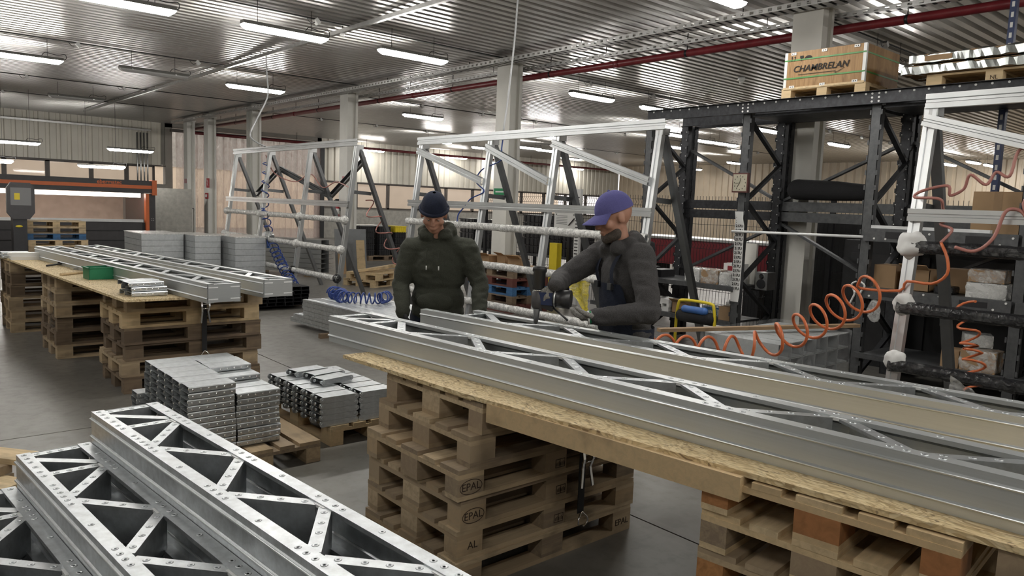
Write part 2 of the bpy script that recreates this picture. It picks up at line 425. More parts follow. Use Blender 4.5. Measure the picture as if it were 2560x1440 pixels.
def walls():
    Y = Y1
    wb = MB().bx(X0, 9.15, Y, Y+.3, 0, 2.08).bx(15.8, X1, Y, Y+.3, 0, 1.36).bx(9.15, 15.8, Y, Y+.3, 4.3, 4.5).bx(X0, 9.15, Y+.08, Y+.3, 2.84, 4.5).bx(15.8, X1, Y+.08, Y+.3, 2.62, 4.5)
    wb = wb.bx(9.15, 9.42, Y, Y+.3, 0, 4.5).bx(15.6, 15.8, Y, Y+.3, 0, 4.5).obj('wall_back', 'wall_dark')
    tag(wb, 'long rear wall of ribbed cream sheet above a grey dado', 'wall', kind='structure')
    corr((X0, Y, 0), (9.15, Y, 0), 2.80, 4.5, .34, .045, (0,-1,0)).obj('rib_sheet', 'wall_cream', wb)
    corr((15.8, Y, 0), (X1, Y, 0), 2.58, 4.5, .34, .045, (0,-1,0)).obj('rib_sheet', 'wall_cream', wb)
    MB().bx(X0, 9.15, Y-.05, Y+.02, 2.76, 2.81).bx(15.8, X1, Y-.05, Y+.02, 2.54, 2.59).obj('flashing', 'frame_dark', wb)
    MB().bx(15.8, X1, Y-.03, Y, .0, 1.30).obj('dado_panel', 'plaster', wb)
    wr = MB().bx(X1+.06, X1+.4, Y0, Y, 0, 4.5).obj('wall_right', 'wall_dark'); tag(wr, 'far side wall of ribbed beige sheet metal', 'wall', kind='structure')
    corr((X1, Y, 0), (X1, Y0, 0), 0, 4.5, .40, .05, (-1,0,0)).obj('rib_sheet', 'wall_beige', wr)
    wl = MB().bx(X0-.3, X0, Y0, Y, 0, 4.5).obj('wall_left', 'wall_cream'); tag(wl, 'plain cream wall at the left of the hall', 'wall', kind='structure')
    wf = MB().bx(X0, X1, Y0-.3, Y0, 0, 4.5).obj('wall_front', 'wall_cream'); tag(wf, 'plain cream wall behind the photographer', 'wall', kind='structure')
    # windows
    k = 0
    spans = [(-8.0,-6), (-6,-4), (-4,-2.2), (-2.2,-.6), (-.6,1.1), (1.1,2.7), (2.7,3.85), (3.85,5.15), (5.15,6.55), (6.55,7.75), (7.75,8.75)]
    allw = [(a, b, 2.08, 2.78) for a, b in spans]+[(15.85+1.72*i, 15.85+1.72*(i+1), 1.36, 2.56) for i in range(11)]
    for a, b, z0, z1 in allw:
        k += 1; t = thing('window_%d' % k, None, None, ((a+b)/2, Y, z0)); t['kind'] = 'structure'; t['label'] = 'dark framed window pane in the rear wall, number %d of the band' % k if False else 'dark framed factory window in the rear wall'
        h = z1-z0; hw = (b-a)/2
        m = MB().bx(-hw, -hw+.07, -.03, .08, 0, h).bx(hw-.07, hw, -.03, .08, 0, h).bx(-hw, hw, -.03, .08, 0, .06).bx(-hw, hw, -.03, .08, h-.06, h)
        m.obj('window_frame', 'frame_dark', t)
        MB().bx(-hw+.07, hw-.07, .02, .03, .06, h-.06).obj('pane', 'pane_glass', t)
    # pale building outside, seen through panes and curtain
    ob = MB().bx(-10, 40, 41, 41.6, 0, 3.1).obj('wall_outside', 'wall_beige'); tag(ob, 'pale outbuilding wall seen through the panes', 'wall', kind='structure')
    corr((-10, 40.9, 0), (40, 40.9, 0), 3.1, 6.5, .5, .06, (0,-1,0)).obj('rib_sheet', 'plaster', ob)
walls()
def curtain():
    t = thing('strip_curtain', 'clear pinkish plastic strip curtain closing the rear opening', 'curtain', (9.45, Y1-.35, 0))
    n = 23; L = 6.1; w_ = L/n
    for i in range(n):
        pts = []; x0 = i*w_-.02; x1 = (i+1)*w_+.02; nz = 9
        for j in range(nz):
            for q in range(4):
                u = q/3; z = .02+4.13*j/(nz-1)
                pts.append((x0+(x1-x0)*u, .035*math.sin(u*3.1)+(.03 if i % 2 else 0)+.02*math.sin(z*2+i*1.7), z))
        MB().grid(pts, 4, nz).obj('plastic_strip', 'curtain_pvc', t)
    MB().bx(-.2, 6.3, -.02, .08, 4.12, 4.24).obj('curtain_rail', 'frame_dark', t)
    MB().bx(6.12, 6.3, -.05, .12, 0, 4.24).obj('end_post', 'black', t)
curtain()
def columns():
    names = [(4.98, 'white painted column behind the black rack with the crate'), (10.87, 'white painted column behind the middle trestle frame, tall cable in front'),
             (16.95, 'white painted column beside the strip curtain with a red extinguisher'), (22.85, 'white painted column carrying vertical conduits'),
             (26.7, 'white painted column with small red alarm box'), (28.85, 'white painted column at the rear corner with grey switch box')]
    for k, (y, lab) in enumerate(names):
        o = thing('trim_%d' % (k+1), lab, 'column', (9.08, y, 0)); o['kind'] = 'structure'
        MB().bx(0, .13, -.2, .2, 0, ZC+.02).obj('front_flange', 'column_white', o)
        MB().bx(.13, .22, -.13, .13, 0, ZC+.02).obj('web', 'column_white', o)
        MB().bx(.22, .28, -.2, .2, 0, ZC+.02).obj('rear_flange', 'column_white', o)
        MB().bx(-.03, .31, -.23, .23, ZC-.10, ZC).obj('head_plate', 'column_white', o)
    c = thing('conduit_bundle', 'row of five pale conduits running down a column', 'conduit', (9.08, 22.85, 0))
    for i in range(5): MB().cyl((-.03, -.16+i*.075, .6), (-.03, -.16+i*.075, ZC-.05), .018, n=8).obj('conduit', 'column_white', c)
columns()
# ---------------------------------------------------------------- pipes, trays and conduits under the ceiling
def overhead():
    p = thing('sprinkler_pipe', 'dark red sprinkler pipe along the column line', 'pipe', (9.62, 0, 4.16))
    MB().cyl((0, -7.9, 0), (0, 29.6, 0), .056, n=14).obj('pipe_run', 'red_pipe', p)
    for y in (-3, 1, 4, 7.2, 10.2, 13.2, 16.2, 19.4, 22.4, 25.4, 28.4):
        MB().cyl((0, y, .04), (0, y, .30), .008, n=6).cyl((0, y-.02, 0), (0, y+.02, 0), .058, n=14).obj('hanger', 'black_metal', p)
    for y in (8.6, 14.7, 20.9): MB().cyl((0, y-.05, 0), (0, y+.05, 0), .062, n=14).obj('pipe_joint', 'red_pipe', p)
    p = thing('sprinkler_branch', 'dark red branch pipe above the strip curtain', 'pipe', (9.62, 30.0, 4.06))
    MB().cyl((0, 0, 0), (26, 0, 0), .055, n=12).obj('pipe_run', 'red_pipe', p)
    MB().cyl((-.12, 0, .04), (-.12, 0, -3.4), .05, n=12).obj('riser', 'red_pipe', p)
    MB().sph((-.06, 0, .02), .075, 10, 8).obj('elbow', 'red_pipe', p)
    for i in range(8): MB().cyl((1+3.3*i, 0, 0), (1+3.3*i, 0, .42), .008, n=6).obj('hanger', 'black_metal', p)
    def tray(name, lab, x, z, y0, y1, w_, h):
        t = thing(name, lab, 'cable tray', (x, 0, z)); m = MB(); 
        for s_ in (-1, 1):
            m.bx(s_*w_/2-.002, s_*w_/2+.002, y0, y1, 0, .018).bx(s_*w_/2-.002, s_*w_/2+.002, y0, y1, h-.018, h)
            y = y0
            while y < y1: m.bx(s_*w_/2-.002, s_*w_/2+.002, y, y+.075, .018, h-.018); y += .13
        m.obj('slotted_side', 'tray_metal', t)
        m = MB(); y = y0
        while y < y1: m.bx(-w_/2, w_/2, y, y+.08, 0, .004); y += .13
        m.obj('slotted_base', 'tray_metal', t)
        m = MB()
        for q in range(4): m.cyl((-w_/2+.03+q*w_/4.5, y0, .02), (-w_/2+.03+q*w_/4.5, y1, .02), .012, n=6)
        m.obj('laid_cables', 'cable_black', t)
        for y in [y0+1.5+2.95*i for i in range(int((y1-y0)/2.95))]:
            MB().cyl((0, y, 0), (0, y, ZC-z-.002), .006, n=6).obj('rod', 'black_metal', t)
    tray('cable_tray', 'slotted steel cable tray fixed in front of the columns', 8.90, 4.30, -7.5, 29.5, .22, .07)
    tray('cable_tray', 'lower slotted cable tray behind the columns by the red pipe', 9.50, 4.26, -7.5, 29.5, .12, .06)
    t = thing('strut_channel', 'plain grey cable channel crossing the ceiling above the left lamps', 'cable channel', (5.85, 0, ZC-.1))
    MB().ext(thick([(-.03,.06),(-.03,0),(.03,0),(.03,.06)], .004), (0,-7,0), (0,29,0)).obj('channel', 'tray_metal', t)
    for y in (-5,-1,3,7,11,14.2,17.5,21,24.5,28): MB().cyl((0,y,.02),(0,y,.11),.006,n=6).obj('rod','black_metal',t)
    MB().cyl((0, 11.0, -.06), (0, 11.0, .0), .035, n=12).obj('detector', 'white_plastic', t)
    t = thing('cable_duct', 'slotted conduit along the top of the rear wall', 'cable tray', (0, Y1-.12, 4.08))
    MB().bx(X0+.1, 8.6, -.05, .05, 0, .07).obj('duct', 'tray_metal', t)
    for i, (y, xa, xb) in enumerate(((4.95,-3,9), (10.75,-3,9.0), (16.0,-3,9.0), (21.6,-3,9.0), (25.6, -3, 8.8), (11.3,9.9,34), (17.6,9.9,34), (23.6,9.9,34), (5.2,9.9,34))):
        t = thing('ceiling_conduit', ['thin conduit feeding the lamp row nearest overhead','thin conduit feeding the row of three lit lamps at upper left','thin conduit feeding the lamp row with one dead lamp','thin conduit feeding the rearmost dead lamp','thin conduit close to the rear left wall','thin conduit feeding the near lamp row beyond the columns','thin conduit feeding the middle lamp row beyond the columns','thin conduit feeding the far lamp row beyond the columns','thin conduit above the crate on the rack'][i], 'conduit', (0, y, ZC-.035))
        MB().cyl((xa,0,0),(xb,0,0),.011,n=6).obj('conduit','cable_black',t)
        for x in [xa+1.9+2.13*q for q in range(int((xb-xa-1.5)/2.13))]:
            MB().box((x,.0,-.03),(.09,.09,.06),Matrix.Rotation(R(45),3,'Y')).obj('junction_box','white_plastic',t)
            MB().tube(smooth_path([(x-.16,0,0),(x-.1,.0,-.07),(x-.03,0,-.05)],4),.005,5).obj('cable_loop','cable_black',t)
    for x, y, za, lab in ((6.33, 4.05, .0, 0),):
        pass
overhead()
# ---------------------------------------------------------------- lamps
def lamp_meshes():
    L = 1.27
    hs = MB().ext([(-.075,0),(.075,0),(.06,.05),(-.06,.05)], (0,0,0), (L,0,0)).mesh('housing','lamp_body')
    ring = [(.0,-.062,-.002),(.0,.062,-.002),(.0,.045,-.05),(.0,-.045,-.05)]
    def cover(m):
        mb = MB(); a = [(.05,-.055,-.06),(.05,.055,-.06)]
        vs = [(0,-.068,0),(0,.068,0),(L,.068,0),(L,-.068,0),(.02,-.068,-.03),(.02,.068,-.03),(L-.02,.068,-.03),(L-.02,-.068,-.03),(.07,-.045,-.065),(.07,.045,-.065),(L-.07,.045,-.065),(L-.07,-.045,-.065)]
        fs = []
        for b in (0,4):
            for i in range(4): fs.append((b+i, b+(i+1)%4, b+4+(i+1)%4, b+4+i))
        fs.append((8,9,10,11))
        return mb.add(vs, [f[::-1] for f in fs]).mesh('cover', m)
    rod = MB().cyl((0,0,0),(0,0,1),.004,n=5).mesh('hanger','black_metal')
    cab = MB().tube(smooth_path([(L-.02,0,.02),(L+.05,.02,.05),(L+.04,.03,.13),(L-.1,.02,.10),(L-.28,0,.12),(L-.34,0,.055)],5),.006,5).mesh('cable','cable_black')
    clip = MB().box((0,0,0),(.03,.16,.012)).mesh('clip','chrome')
    return L, hs, cover('lamp_lit'), cover('lamp_unlit'), rod, cab, clip
LM = lamp_meshes()
def lamp(x, y, lit, lab, z=4.10, small=False):
    L, hs, cl, cu, rod, cab, clip = LM
    t = thing('fluorescent_lamp', lab, 'lamp', (x, y, z), 0, 'ceiling lamps')
    inst('housing', hs, t); inst('cover', cl if lit else cu, t)
    for u in (.22, 1.02):
        r = inst('hanger', rod, t, (u, 0, .05)); r.scale = (1,1,ZC-z-.04)
        inst('clip', clip, t, (u, 0, .0))
    inst('cable', cab, t)
LAMPS = [ # x, y, lit, z, label
 (1.95,10.58,1,4.10,'lit lamp cut by the top edge, leftmost of its row'), (4.07,10.52,1,4.10,'lit lamp at upper left hanging beside the crossing cable channel'), (6.21,10.48,1,4.10,'lit lamp with a dangling pull cord left of the cable tray'),
 (1.70,16.33,1,4.10,'lit lamp at the far left edge of the picture, second row'), (3.88,16.17,0,4.10,'unlit lamp between two lit ones in the second row'), (6.02,16.40,1,4.10,'lit lamp crossed by the white hanging cable'),
 (3.72,22.4,0,4.10,'unlit lamp in the third row towards the rear wall'), (6.29,4.95,1,4.10,'lit lamp peeking in at the top right edge'),
 (5.64,25.0,1,3.00,'low hung lit lamp in front of the ribbed rear wall'), (4.92,25.35,1,2.47,'lowest lit lamp above the orange machine'), (2.66,25.0,1,3.0,'low hung lit lamp at the left edge'), (2.05,25.35,1,2.46,'small lit lamp stub at the left edge above the machine'),
 (11.08,11.12,1,4.10,'lit lamp just right of the middle column'), (11.15,17.5,1,4.10,'lit lamp between the two middle columns'), (13.39,11.18,1,4.10,'lit lamp above the left end of the black rack'),
 (20.14,14.7,1,4.10,'lit lamp seen under the rack top beam, left bay'), (21.45,14.7,1,4.10,'lit lamp continuing the pair under the rack beam'), (16.1,18.0,1,4.10,'lit lamp above the middle trestle rail, right of the column'), (16.2,24.0,1,4.10,'lit lamp touching the left end of the middle trestle rail'),
 (19.65,22.6,1,4.10,'left lamp of the long pair right of the middle column'), (21.0,22.9,1,4.10,'right lamp of the long pair right of the middle column'), (22.0,30.6,1,4.05,'lit lamp in front of the greenish ribbed wall'), (19.0,24.6,1,4.10,'lit lamp half hidden by the middle column'),
 (25.2,31.0,1,4.02,'lit lamp low on the rear wall left of the column'), (25.0,25.5,1,4.10,'lit lamp between trestle braces'), (17.2,30.6,1,4.05,'lit lamp by the left trestle peak'), (30.8,30.9,1,4.05,'lit lamp near the red beam on the rear wall'),
 (23.1,11.62,1,4.10,'lit lamp in the middle rack bay, single'), (18.3,11.35,1,4.10,'lit lamp behind the rack frame brace'), (18.0,14.35,1,4.10,'lit lamp behind the right peak of the middle trestle'), (29.7,19.6,1,4.10,'small lit lamp low in the left rack bay, upper'),
 (33.2,24.4,1,4.10,'small lit lamp low in the left rack bay, lower'), (32.7,11.7,1,4.10,'lit lamp right of the white trestle leg'), (31.7,10.5,1,4.10,'left of two lit lamps above the cardboard box'), (33.6,10.5,1,4.10,'right of two lit lamps above the cardboard box'), (21.6,17.0,1,4.10,'lit lamp behind the rear leg of the middle trestle'),
 (1.95,4.95,1,4.10,'lit lamp over the table, out of frame'), (4.07,4.95,1,4.10,'lit lamp over the workers, out of frame'), (1.95,-.6,1,4.10,'lit lamp behind the photographer, left'), (4.07,-.6,1,4.10,'lit lamp behind the photographer, middle'), (6.3,-.6,1,4.10,'lit lamp behind the photographer, right'),
 (-1.5,4.95,1,4.10,'added fill lamp left of the photographer'), (-5.2,4.95,1,4.10,'added fill lamp by the left wall, near'), (-5.2,10.5,1,4.10,'added fill lamp by the left wall, middle'), (-5.2,-.6,1,4.10,'added fill lamp by the left wall, behind'), (-1.5,-.6,1,4.10,'added fill lamp directly behind the photographer'), (-1.5,-5.5,1,4.10,'added fill lamp at the back wall, left'), (4.07,-5.5,1,4.10,'added fill lamp at the back wall, right'), (-1.5,16.3,1,4.10,'added fill lamp outside the left edge, second row'), (12.5,.0,1,4.10,'added fill lamp right of the rack out of frame'), (11.2,-4.5,1,4.10,'added fill lamp far behind the rack'), (-1.5,10.5,1,4.10,'added fill lamp outside the left edge'), (11.1,5.1,1,4.10,'lit lamp behind the crate, hidden'), (13.5,-.6,1,4.10,'added fill lamp at far right out of frame')]  # fill lamps here are unseen, added to brighten the near side
for x, y, lit, z, lab in LAMPS: lamp(x, y, lit, lab, z)
# ---------------------------------------------------------------- pallets
ORD = ['lowest','second','third','fourth','fifth','sixth','seventh','eighth','ninth','tenth','eleventh']
def pallet_meshes():
    P = {}
    def bd(lx, ly, lz, ch=.004):
        m = MB(); x, y, z = lx/2, ly/2, lz/2
        return m.bx(-x, x, -y, y, 0, lz)
    P['long_w'] = bd(1.2,.145,.022); P['long_n'] = bd(1.2,.10,.022); P['cross'] = bd(.145,.8,.022)
    P['block_w'] = bd(.145,.145,.078); P['block_n'] = bd(.145,.10,.078)
    return P
PM = {}
def pm(key, wood):
    if (key, wood) not in PM: PM[(key, wood)] = pallet_meshes()[key].mesh(key, wood)
    return PM[(key, wood)]
def pallet(label, x, y, z, rz=0, wood='wood_old', block=None, group=None, top=True):
    t = thing('pallet', label, 'pallet', (x, y, z), rz, group); block = block or wood
    for yy, k in ((-.35,'long_n'), (0,'long_w'), (.35,'long_n')): inst('bottom_board', pm(k, wood), t, (0, yy, 0))
    bl = []
    for xx in (-.5275, 0, .5275):
        for yy, k in ((-.35,'block_n'), (0,'block_w'), (.35,'block_n')): bl.append(inst('block', pm(k, block), t, (xx, yy, .022)))
        inst('cross_board', pm('cross', wood), t, (xx, 0, .100))
    for yy, k in ((-.3275,'long_w'), (-.17,'long_n'), (0,'long_w'), (.17,'long_n'), (.3275,'long_w')): inst('top_board', pm(k, wood), t, (random.uniform(-.004,.004), yy, .122))
    return t, bl
def stack(x, y, n, rz, where, woods, jit=.015, block_of=None, z0=0, shift=None):
    out = []
    for k in range(n):
        dx, dy = random.uniform(-jit, jit), random.uniform(-jit, jit)
        if shift: dx += shift[k]
        lab = '%s pallet of the stack %s' % (ORD[k], where)
        out.append(pallet(lab, x+dx, y+dy, z0+.144*k, rz+R(random.uniform(-.8,.8)), woods[k % len(woods)], (block_of or {}).get(k), 'pallets stacked '+where))
    return out
def stamp(bl, txt, off, size=.05, ring=True, rot=(R(90),0,0)):
    """ink stamp on a block face; off = place on the block"""
    inst('stamp_lettering', text_mesh(txt, size, 'stamp_ink', ext=.0004), bl, off, rot=rot)
    if ring:
        pts = [(.062*math.cos(a), .034*math.sin(a)) for a in [2*math.pi*i/28 for i in range(29)]]
        m = MB().tube([(a, b, 0) for a, b in pts], .0016, 4)
        inst('stamp_ring', m.mesh('stamp_ring', 'stamp_ink'), bl, off, rot=rot)
SA = stack(2.575, 2.955, 6, 0, 'under the near left end of the long right table', ['wood_old','wood_old','wood_old','wood_old','wood_old','wood_old'], .008, None, 0, (-.02,0,.0,-.015,.045,.095))
# blocks: index = column*3 + row ; column 0 is the -x end, row 0 the -y side
stamp(SA[3][1][0], 'EPAL', (.0,-.0512,.036)); stamp(SA[2][1][0], 'EPAL', (.0,-.0512,.036)); stamp(SA[1][1][0], 'AL', (.015,-.0512,.040), ring=False)
stamp(SA[3][1][6], 'EPAL', (.0,-.0512,.036)); stamp(SA[0][1][6], 'EPAL', (.0,-.0512,.036), ring=False)
def box_stamp(bl, off, w_, h, rot=(R(90),0,0)):
    m = MB()
    for x0, x1, y0, y1 in ((-w_,w_,h-.003,h), (-w_,w_,-h,-h+.003), (-w_,-w_+.003,-h,h), (w_-.003,w_,-h,h), (-.003,0,-h,h)): m.bx(x0, x1, y0, y1, 0, .0005)
    for i in range(7): m.bx(-w_+.008+i*w_*.26, -w_+.011+i*w_*.26, -h*.6, h*(.1+.5*(i*7%3)/3), 0, .0005)
    inst('stamp_frame', m.mesh('stamp_frame', 'stamp_ink'), bl, off, rot=rot)
for k in (3, 2, 1): box_stamp(SA[k][1][3], (.03,-.0512,.036), .032, .022)
SB = stack(2.845, 1.13, 6, R(5.9), 'at the right under the long right table', ['wood_old','wood_new','wood_old','wood_old','wood_new','wood_new'], .012, {5:'wood_chip',4:'wood_old',3:'wood_chip'})
SC = stack(2.95, -1.1, 6, 0, 'under the right table beyond the picture edge', ['wood_old'])
SD = stack(2.27, 7.36, 6, 0, 'under the front end of the left table', ['wood_dark','wood_old','wood_dark','wood_dark','wood_new','wood_old'], .02)
SE = stack(2.09, 9.2, 6, 0, 'in the middle under the left table', ['wood_old','wood_dark','wood_dark','wood_old','wood_old','wood_old'], .025)
SF = stack(1.93, 11.05, 6, 0, 'under the rear end of the left table', ['wood_old','wood_old','wood_old','wood_dark','wood_dark','wood_old'], .02)
# ---------------------------------------------------------------- table boards
def board(name, lab, pts, z0, z1, m='osb', cat='board'):
    n = len(pts); mb = MB()
    mb.add([(x, y, z0) for x, y in pts]+[(x, y, z1) for x, y in pts], [tuple(range(n))[::-1], tuple(range(n, 2*n))]+[(i,(i+1)%n,n+(i+1)%n,n+i) for i in range(n)])
    cx, cy = pts[0]
    mb.v = [Vector((v.x-cx, v.y-cy, v.z-z0)) for v in mb.v]
    o = mb.obj(name, m, None, (cx, cy, z0)); return tag(o, lab, cat)
board('chipboard_sheet', 'lower strand board sheet sticking out under the right table top', [(2.035,3.52),(2.06,2.62),(3.2,2.62),(3.2,3.52)], .8645, .8705)
board('chipboard_sheet', 'long strand board top of the right table', [(2.005,3.715),(2.055,2.65),(2.185,1.6),(2.32,.53),(2.46,-.9),(2.6,-2.0),(3.85,-2.0),(3.6,.5),(3.27,3.72)], .8708, .890)
board('chipboard_sheet', 'pale strand board top of the left table', [(1.572,6.525),(1.27,11.6),(2.5,11.65),(2.95,6.95),(2.055,6.50)], .8645, .884)
b = MB().bar((0,0,0), (.125,-1.20,0), .085, .085).obj('timber_beam', 'wood_new', None, (2.11, 2.52, .832)); tag(b, 'thick pale timber beam under the edge of the right table', 'beam')
b2 = MB().bar((0,0,0), (.12,-1.15,0), .085, .085).obj('timber_beam', 'wood_old', None, (2.37, .60, .826)); tag(b2, 'grey timber beam end at the lower right corner under the table', 'beam')
box_stamp(b, (-.025,-.14,.0), .05, .028, rot=(R(90),0,R(-84)))
# ---------------------------------------------------------------- trusses
H = .152
def rivet_mesh():
    m = MB().lathe([(.0125,0),(.0105,.0022),(.008,.0024),(.0045,.0004),(.0043,.0003)], n=12)
    me = m.mesh('rivet', 'galv'); me.materials.append(MAT['galv_hole'])
    for p in me.polygons:
        c = p.center
        if math.hypot(c.x, c.y) < .0055: p.material_index = 1
    return me
RIV = rivet_mesh(); RZ = H+.0022
def rail(L, flip, W):
    s = 1 if not flip else -1; y0 = 0 if not flip else W
    pl = [(.050,H-.014),(.050,H),(0,H),(0,H-.024),(-.007,H-.031),(-.0005,H-.036),(0,.042),(-.007,.035),(-.0005,.030),(0,0),(.050,0),(.050,.014)]
    poly = [(-(y0+s*a), b) for a, b in thick(pl, -.0025)]
    m = MB().ext(poly, (0,0,0), (L,0,0)); return m
def brace(p0, p1, fl=.046, side=1):
    d = (Vector(p1)-Vector(p0)); 
    pl = [(-fl/2,H-.014),(-fl/2,H-.003),(fl/2,H-.003),(fl/2,.003),(-fl/2,.003),(-fl/2,.014)]
    if side < 0: pl = [(-a, b) for a, b in pl]
    return MB().ext(thick(pl, -.002 if side > 0 else .002), p0, p1)
def truss(label, x, y, z, ang, L, W=.30, riv=0.0, rm='galv_rail', end_gap=0.0, group='zigzag box trusses', cap=True, far_cap=False):
    t = thing('box_truss', label, 'truss', (x, y, z), R(ang), group)
    rail(L, False, W).obj('side_rail', rm, t)
    o = rail(L-end_gap, True, W).obj('side_rail', rm, t, (end_gap,0,0))
    for zz in (.0355, H-.0305): MB().cyl((.002,-.0085,zz),(L-.002,-.0085,zz),.0042,n=10).obj('highlight_bead','alu',t)  # bright rods added to draw the highlight along each rail ridge
    ya, yb = .046, W-.046; segs = []
    if cap: segs += [((.028,ya),(.028,yb))]
    segs += [((.10,ya),(.30,yb)), ((.335,ya),(.345,yb))] if not end_gap else [((.335,ya),(.345,yb))]
    n0, f0 = .68, .36; k = 0; xs = .385
    segs.append(((.385,yb),(.655,ya))); a = .705
    while a+.33 < L-.05:
        segs.append(((a,ya),(a+.275,yb))); segs.append(((a+.325,yb),(a+.60,ya))); a += .65
    segs = [s_ for s_ in segs if max(s_[0][0], s_[1][0]) < L-.04]
    segs.append(((L-.028,ya),(L-.028,yb)))
    for i, ((x0,y0),(x1,y1)) in enumerate(segs):
        br = brace((x0,y0,0),(x1,y1,0), .046, 1 if y1 > y0 else -1).obj('brace', 'galv', t)
        if riv and min(x0,x1) < riv and i != 1:
            for q in (.14,.38,.60,.86): inst('rivet', RIV, t, (x0+(x1-x0)*q, y0+(y1-y0)*q, H-.0032))
    if riv:
        nodes_n = [.03,.09,.15] + [.335-.03,.335+.03] + [.68+.65*i+d for i in range(9) for d in (-.075,-.025,.025,.075)]
        nodes_f = [.03] + [.36+.65*i+d for i in range(9) for d in (-.07,-.02,.045,.09)]
        for xx in nodes_n+[.23,.5,.55]+[1.0+.65*i for i in range(8)]:
            if xx < riv: inst('rivet', RIV, t, (xx, .022, RZ))
        for xx in nodes_f+[.2]+[.68+.65*i for i in range(8)]:
            if end_gap < xx < riv: inst('rivet', RIV, t, (xx, W-.022, RZ))
    for i in range(9):
        xx = .36+.65*i
        if end_gap < xx < L: MB().bx(xx-.03, xx+.03, W-.062, W-.048, H-.012, H-.001).obj('node_clip', 'rail_edge', t)
        if xx-.17 < L and i > 0: MB().bx(xx-.15, xx-.07, W-.10, W-.092, H-.045, H-.033).obj('slot_rib', 'rail_edge', t) if False else None
    for ok, xx in ((cap, -.001), (far_cap, L+.001)):
        if ok: 
            e = MB().bx(xx-.002, xx+.002, .004, W-.004, .002, H-.002).obj('end_plate', 'galv_side', t)
            for zz in (.028, H-.028):
                for q in (.005, W-.085): MB().bx(xx-.0035, xx-.002, q, q+.08, zz-.005, zz+.005).obj('slot_edge', 'rail_edge', e) if xx < 0 else None
    return t
# right table
TA = truss('near zigzag truss on the right table, closest to the table edge', 2.135, 4.13, .891, -85.4, 6.0, .30, 4.3)
TB = truss('rear zigzag truss on the right table being riveted by the worker', 2.80, 4.13, .891, -82.8, 6.0, .30, 4.1, end_gap=.24, cap=False)
# left table
truss('left zigzag truss on the left table beside the green bin', 2.345, 6.10, .885, 95.6, 4.75, .275)
truss('right zigzag truss on the left table, end overhanging the stack', 2.875, 6.27, .885, 96.4, 4.75, .275)
# stack in the foreground
def fg():
    for i, yy in enumerate((3.6, 2.2, .8)):
        o = MB().bx(-.55, .55, -.04, .04, 0, .078).obj('timber_bearer', 'wood_old', None, (.62+(3.945-yy)*.075, yy, 0))
        tag(o, ['timber bearer under the rear end of the foreground truss stack','timber bearer under the middle of the foreground truss stack','timber bearer under the front of the foreground truss stack'][i], 'timber', 'bearers of the foreground stack')
    z = .079
    for c, (x, n, lab) in enumerate(((.80,4,'right'), (.492,3,'middle'), (.184,2,'left'))):
        for k in range(n):
            top = k == n-1
            lb = {'right':'highest foreground truss, right one of the staircase of three', 'middle':'middle foreground truss, a step lower than its right neighbour', 'left':'lowest foreground truss at the bottom left corner'}[lab] if top else '%s truss hidden in the %s pile of the foreground stack' % (ORD[k], lab)
            truss(lb, x, 3.95, z+.1535*k, -85.7, 4.6, .30, 2.7 if top else 0, 'galv')
fg()
# ---------------------------------------------------------------- drilled braces on pallets
def drilled():
    L_, W_, h = .285, .146, .0382
    pl = [(-W_/2+.010,.0),(-W_/2+.002,.004),(-W_/2,.009),(-W_/2,h-.006),(-W_/2+.004,h),(W_/2-.004,h),(W_/2,h-.006),(W_/2,.009),(W_/2-.002,.004),(W_/2-.010,0)]
    m = MB().ext(thick(pl, -.002), (0,0,0), (L_,0,0))
    NB = len(m.f)
    for i in range(6):
        for s_ in (-1, 1):
            x = .022+i*.048; M = Matrix.Rotation(R(90*s_)*-1, 3, 'X')
            m.lathe([(.0075,0),(.006,.0030),(.002,.0040)], (x, s_*(W_/2+.0002), h*.52), 8, M=Matrix.Rotation(R(-90*s_), 3, 'X'))
    m.sph((.006, -W_/2+.022, h*.55), (.006,.011,.011), 10, 6)
    me = m.mesh('drilled_brace', 'galv'); me.materials.append(MAT['chrome'])
    for p in me.polygons:
        if p.index >= NB and len(p.vertices) < 9: p.material_index = 1
    return me
def rounded():
    L_, W_, h = .305, .140, .042
    m = MB().bx(.025, L_-.025, -W_/2, W_/2, h-.003, h)
    for s_ in (-1, 1):
        pts = []
        for i in range(9): a = R(90+180*i/8); pts.append((.021+.021*math.cos(a), h/2+.021*math.sin(a)))
        for i in range(9): a = R(-90+180*i/8); pts.append((L_-.021+.021*math.cos(a), h/2+.021*math.sin(a)))
        n = len(pts); y0, y1 = s_*W_/2, s_*(W_/2-.004)
        m.add([(a, y0, b) for a, b in pts]+[(a, y1, b) for a, b in pts], [tuple(range(n)), tuple(range(n, 2*n))[::-1]]+[(i,(i+1)%n,n+(i+1)%n,n+i) for i in range(n)])
        for x in (.021, L_-.021): m.lathe([(.012,0),(.010,.0022),(.0045,.0006)], (x, y0, h/2), 10, M=Matrix.Rotation(R(-90*s_), 3, 'X'))
        m.cyl((.014, s_*(W_/2-.03), h/2), (.030, s_*(W_/2-.03), h/2), .012, n=8)
    return m.mesh('rounded_brace', 'galv')
BD, BR_ = drilled(), rounded()
pallet('worn brown pallet under the stacked drilled braces', 1.87, 5.10, 0, R(90), 'wood_old')
pallet('pale new pallet under the round-ended braces', 2.86, 5.32, 0, R(90), 'wood_new')
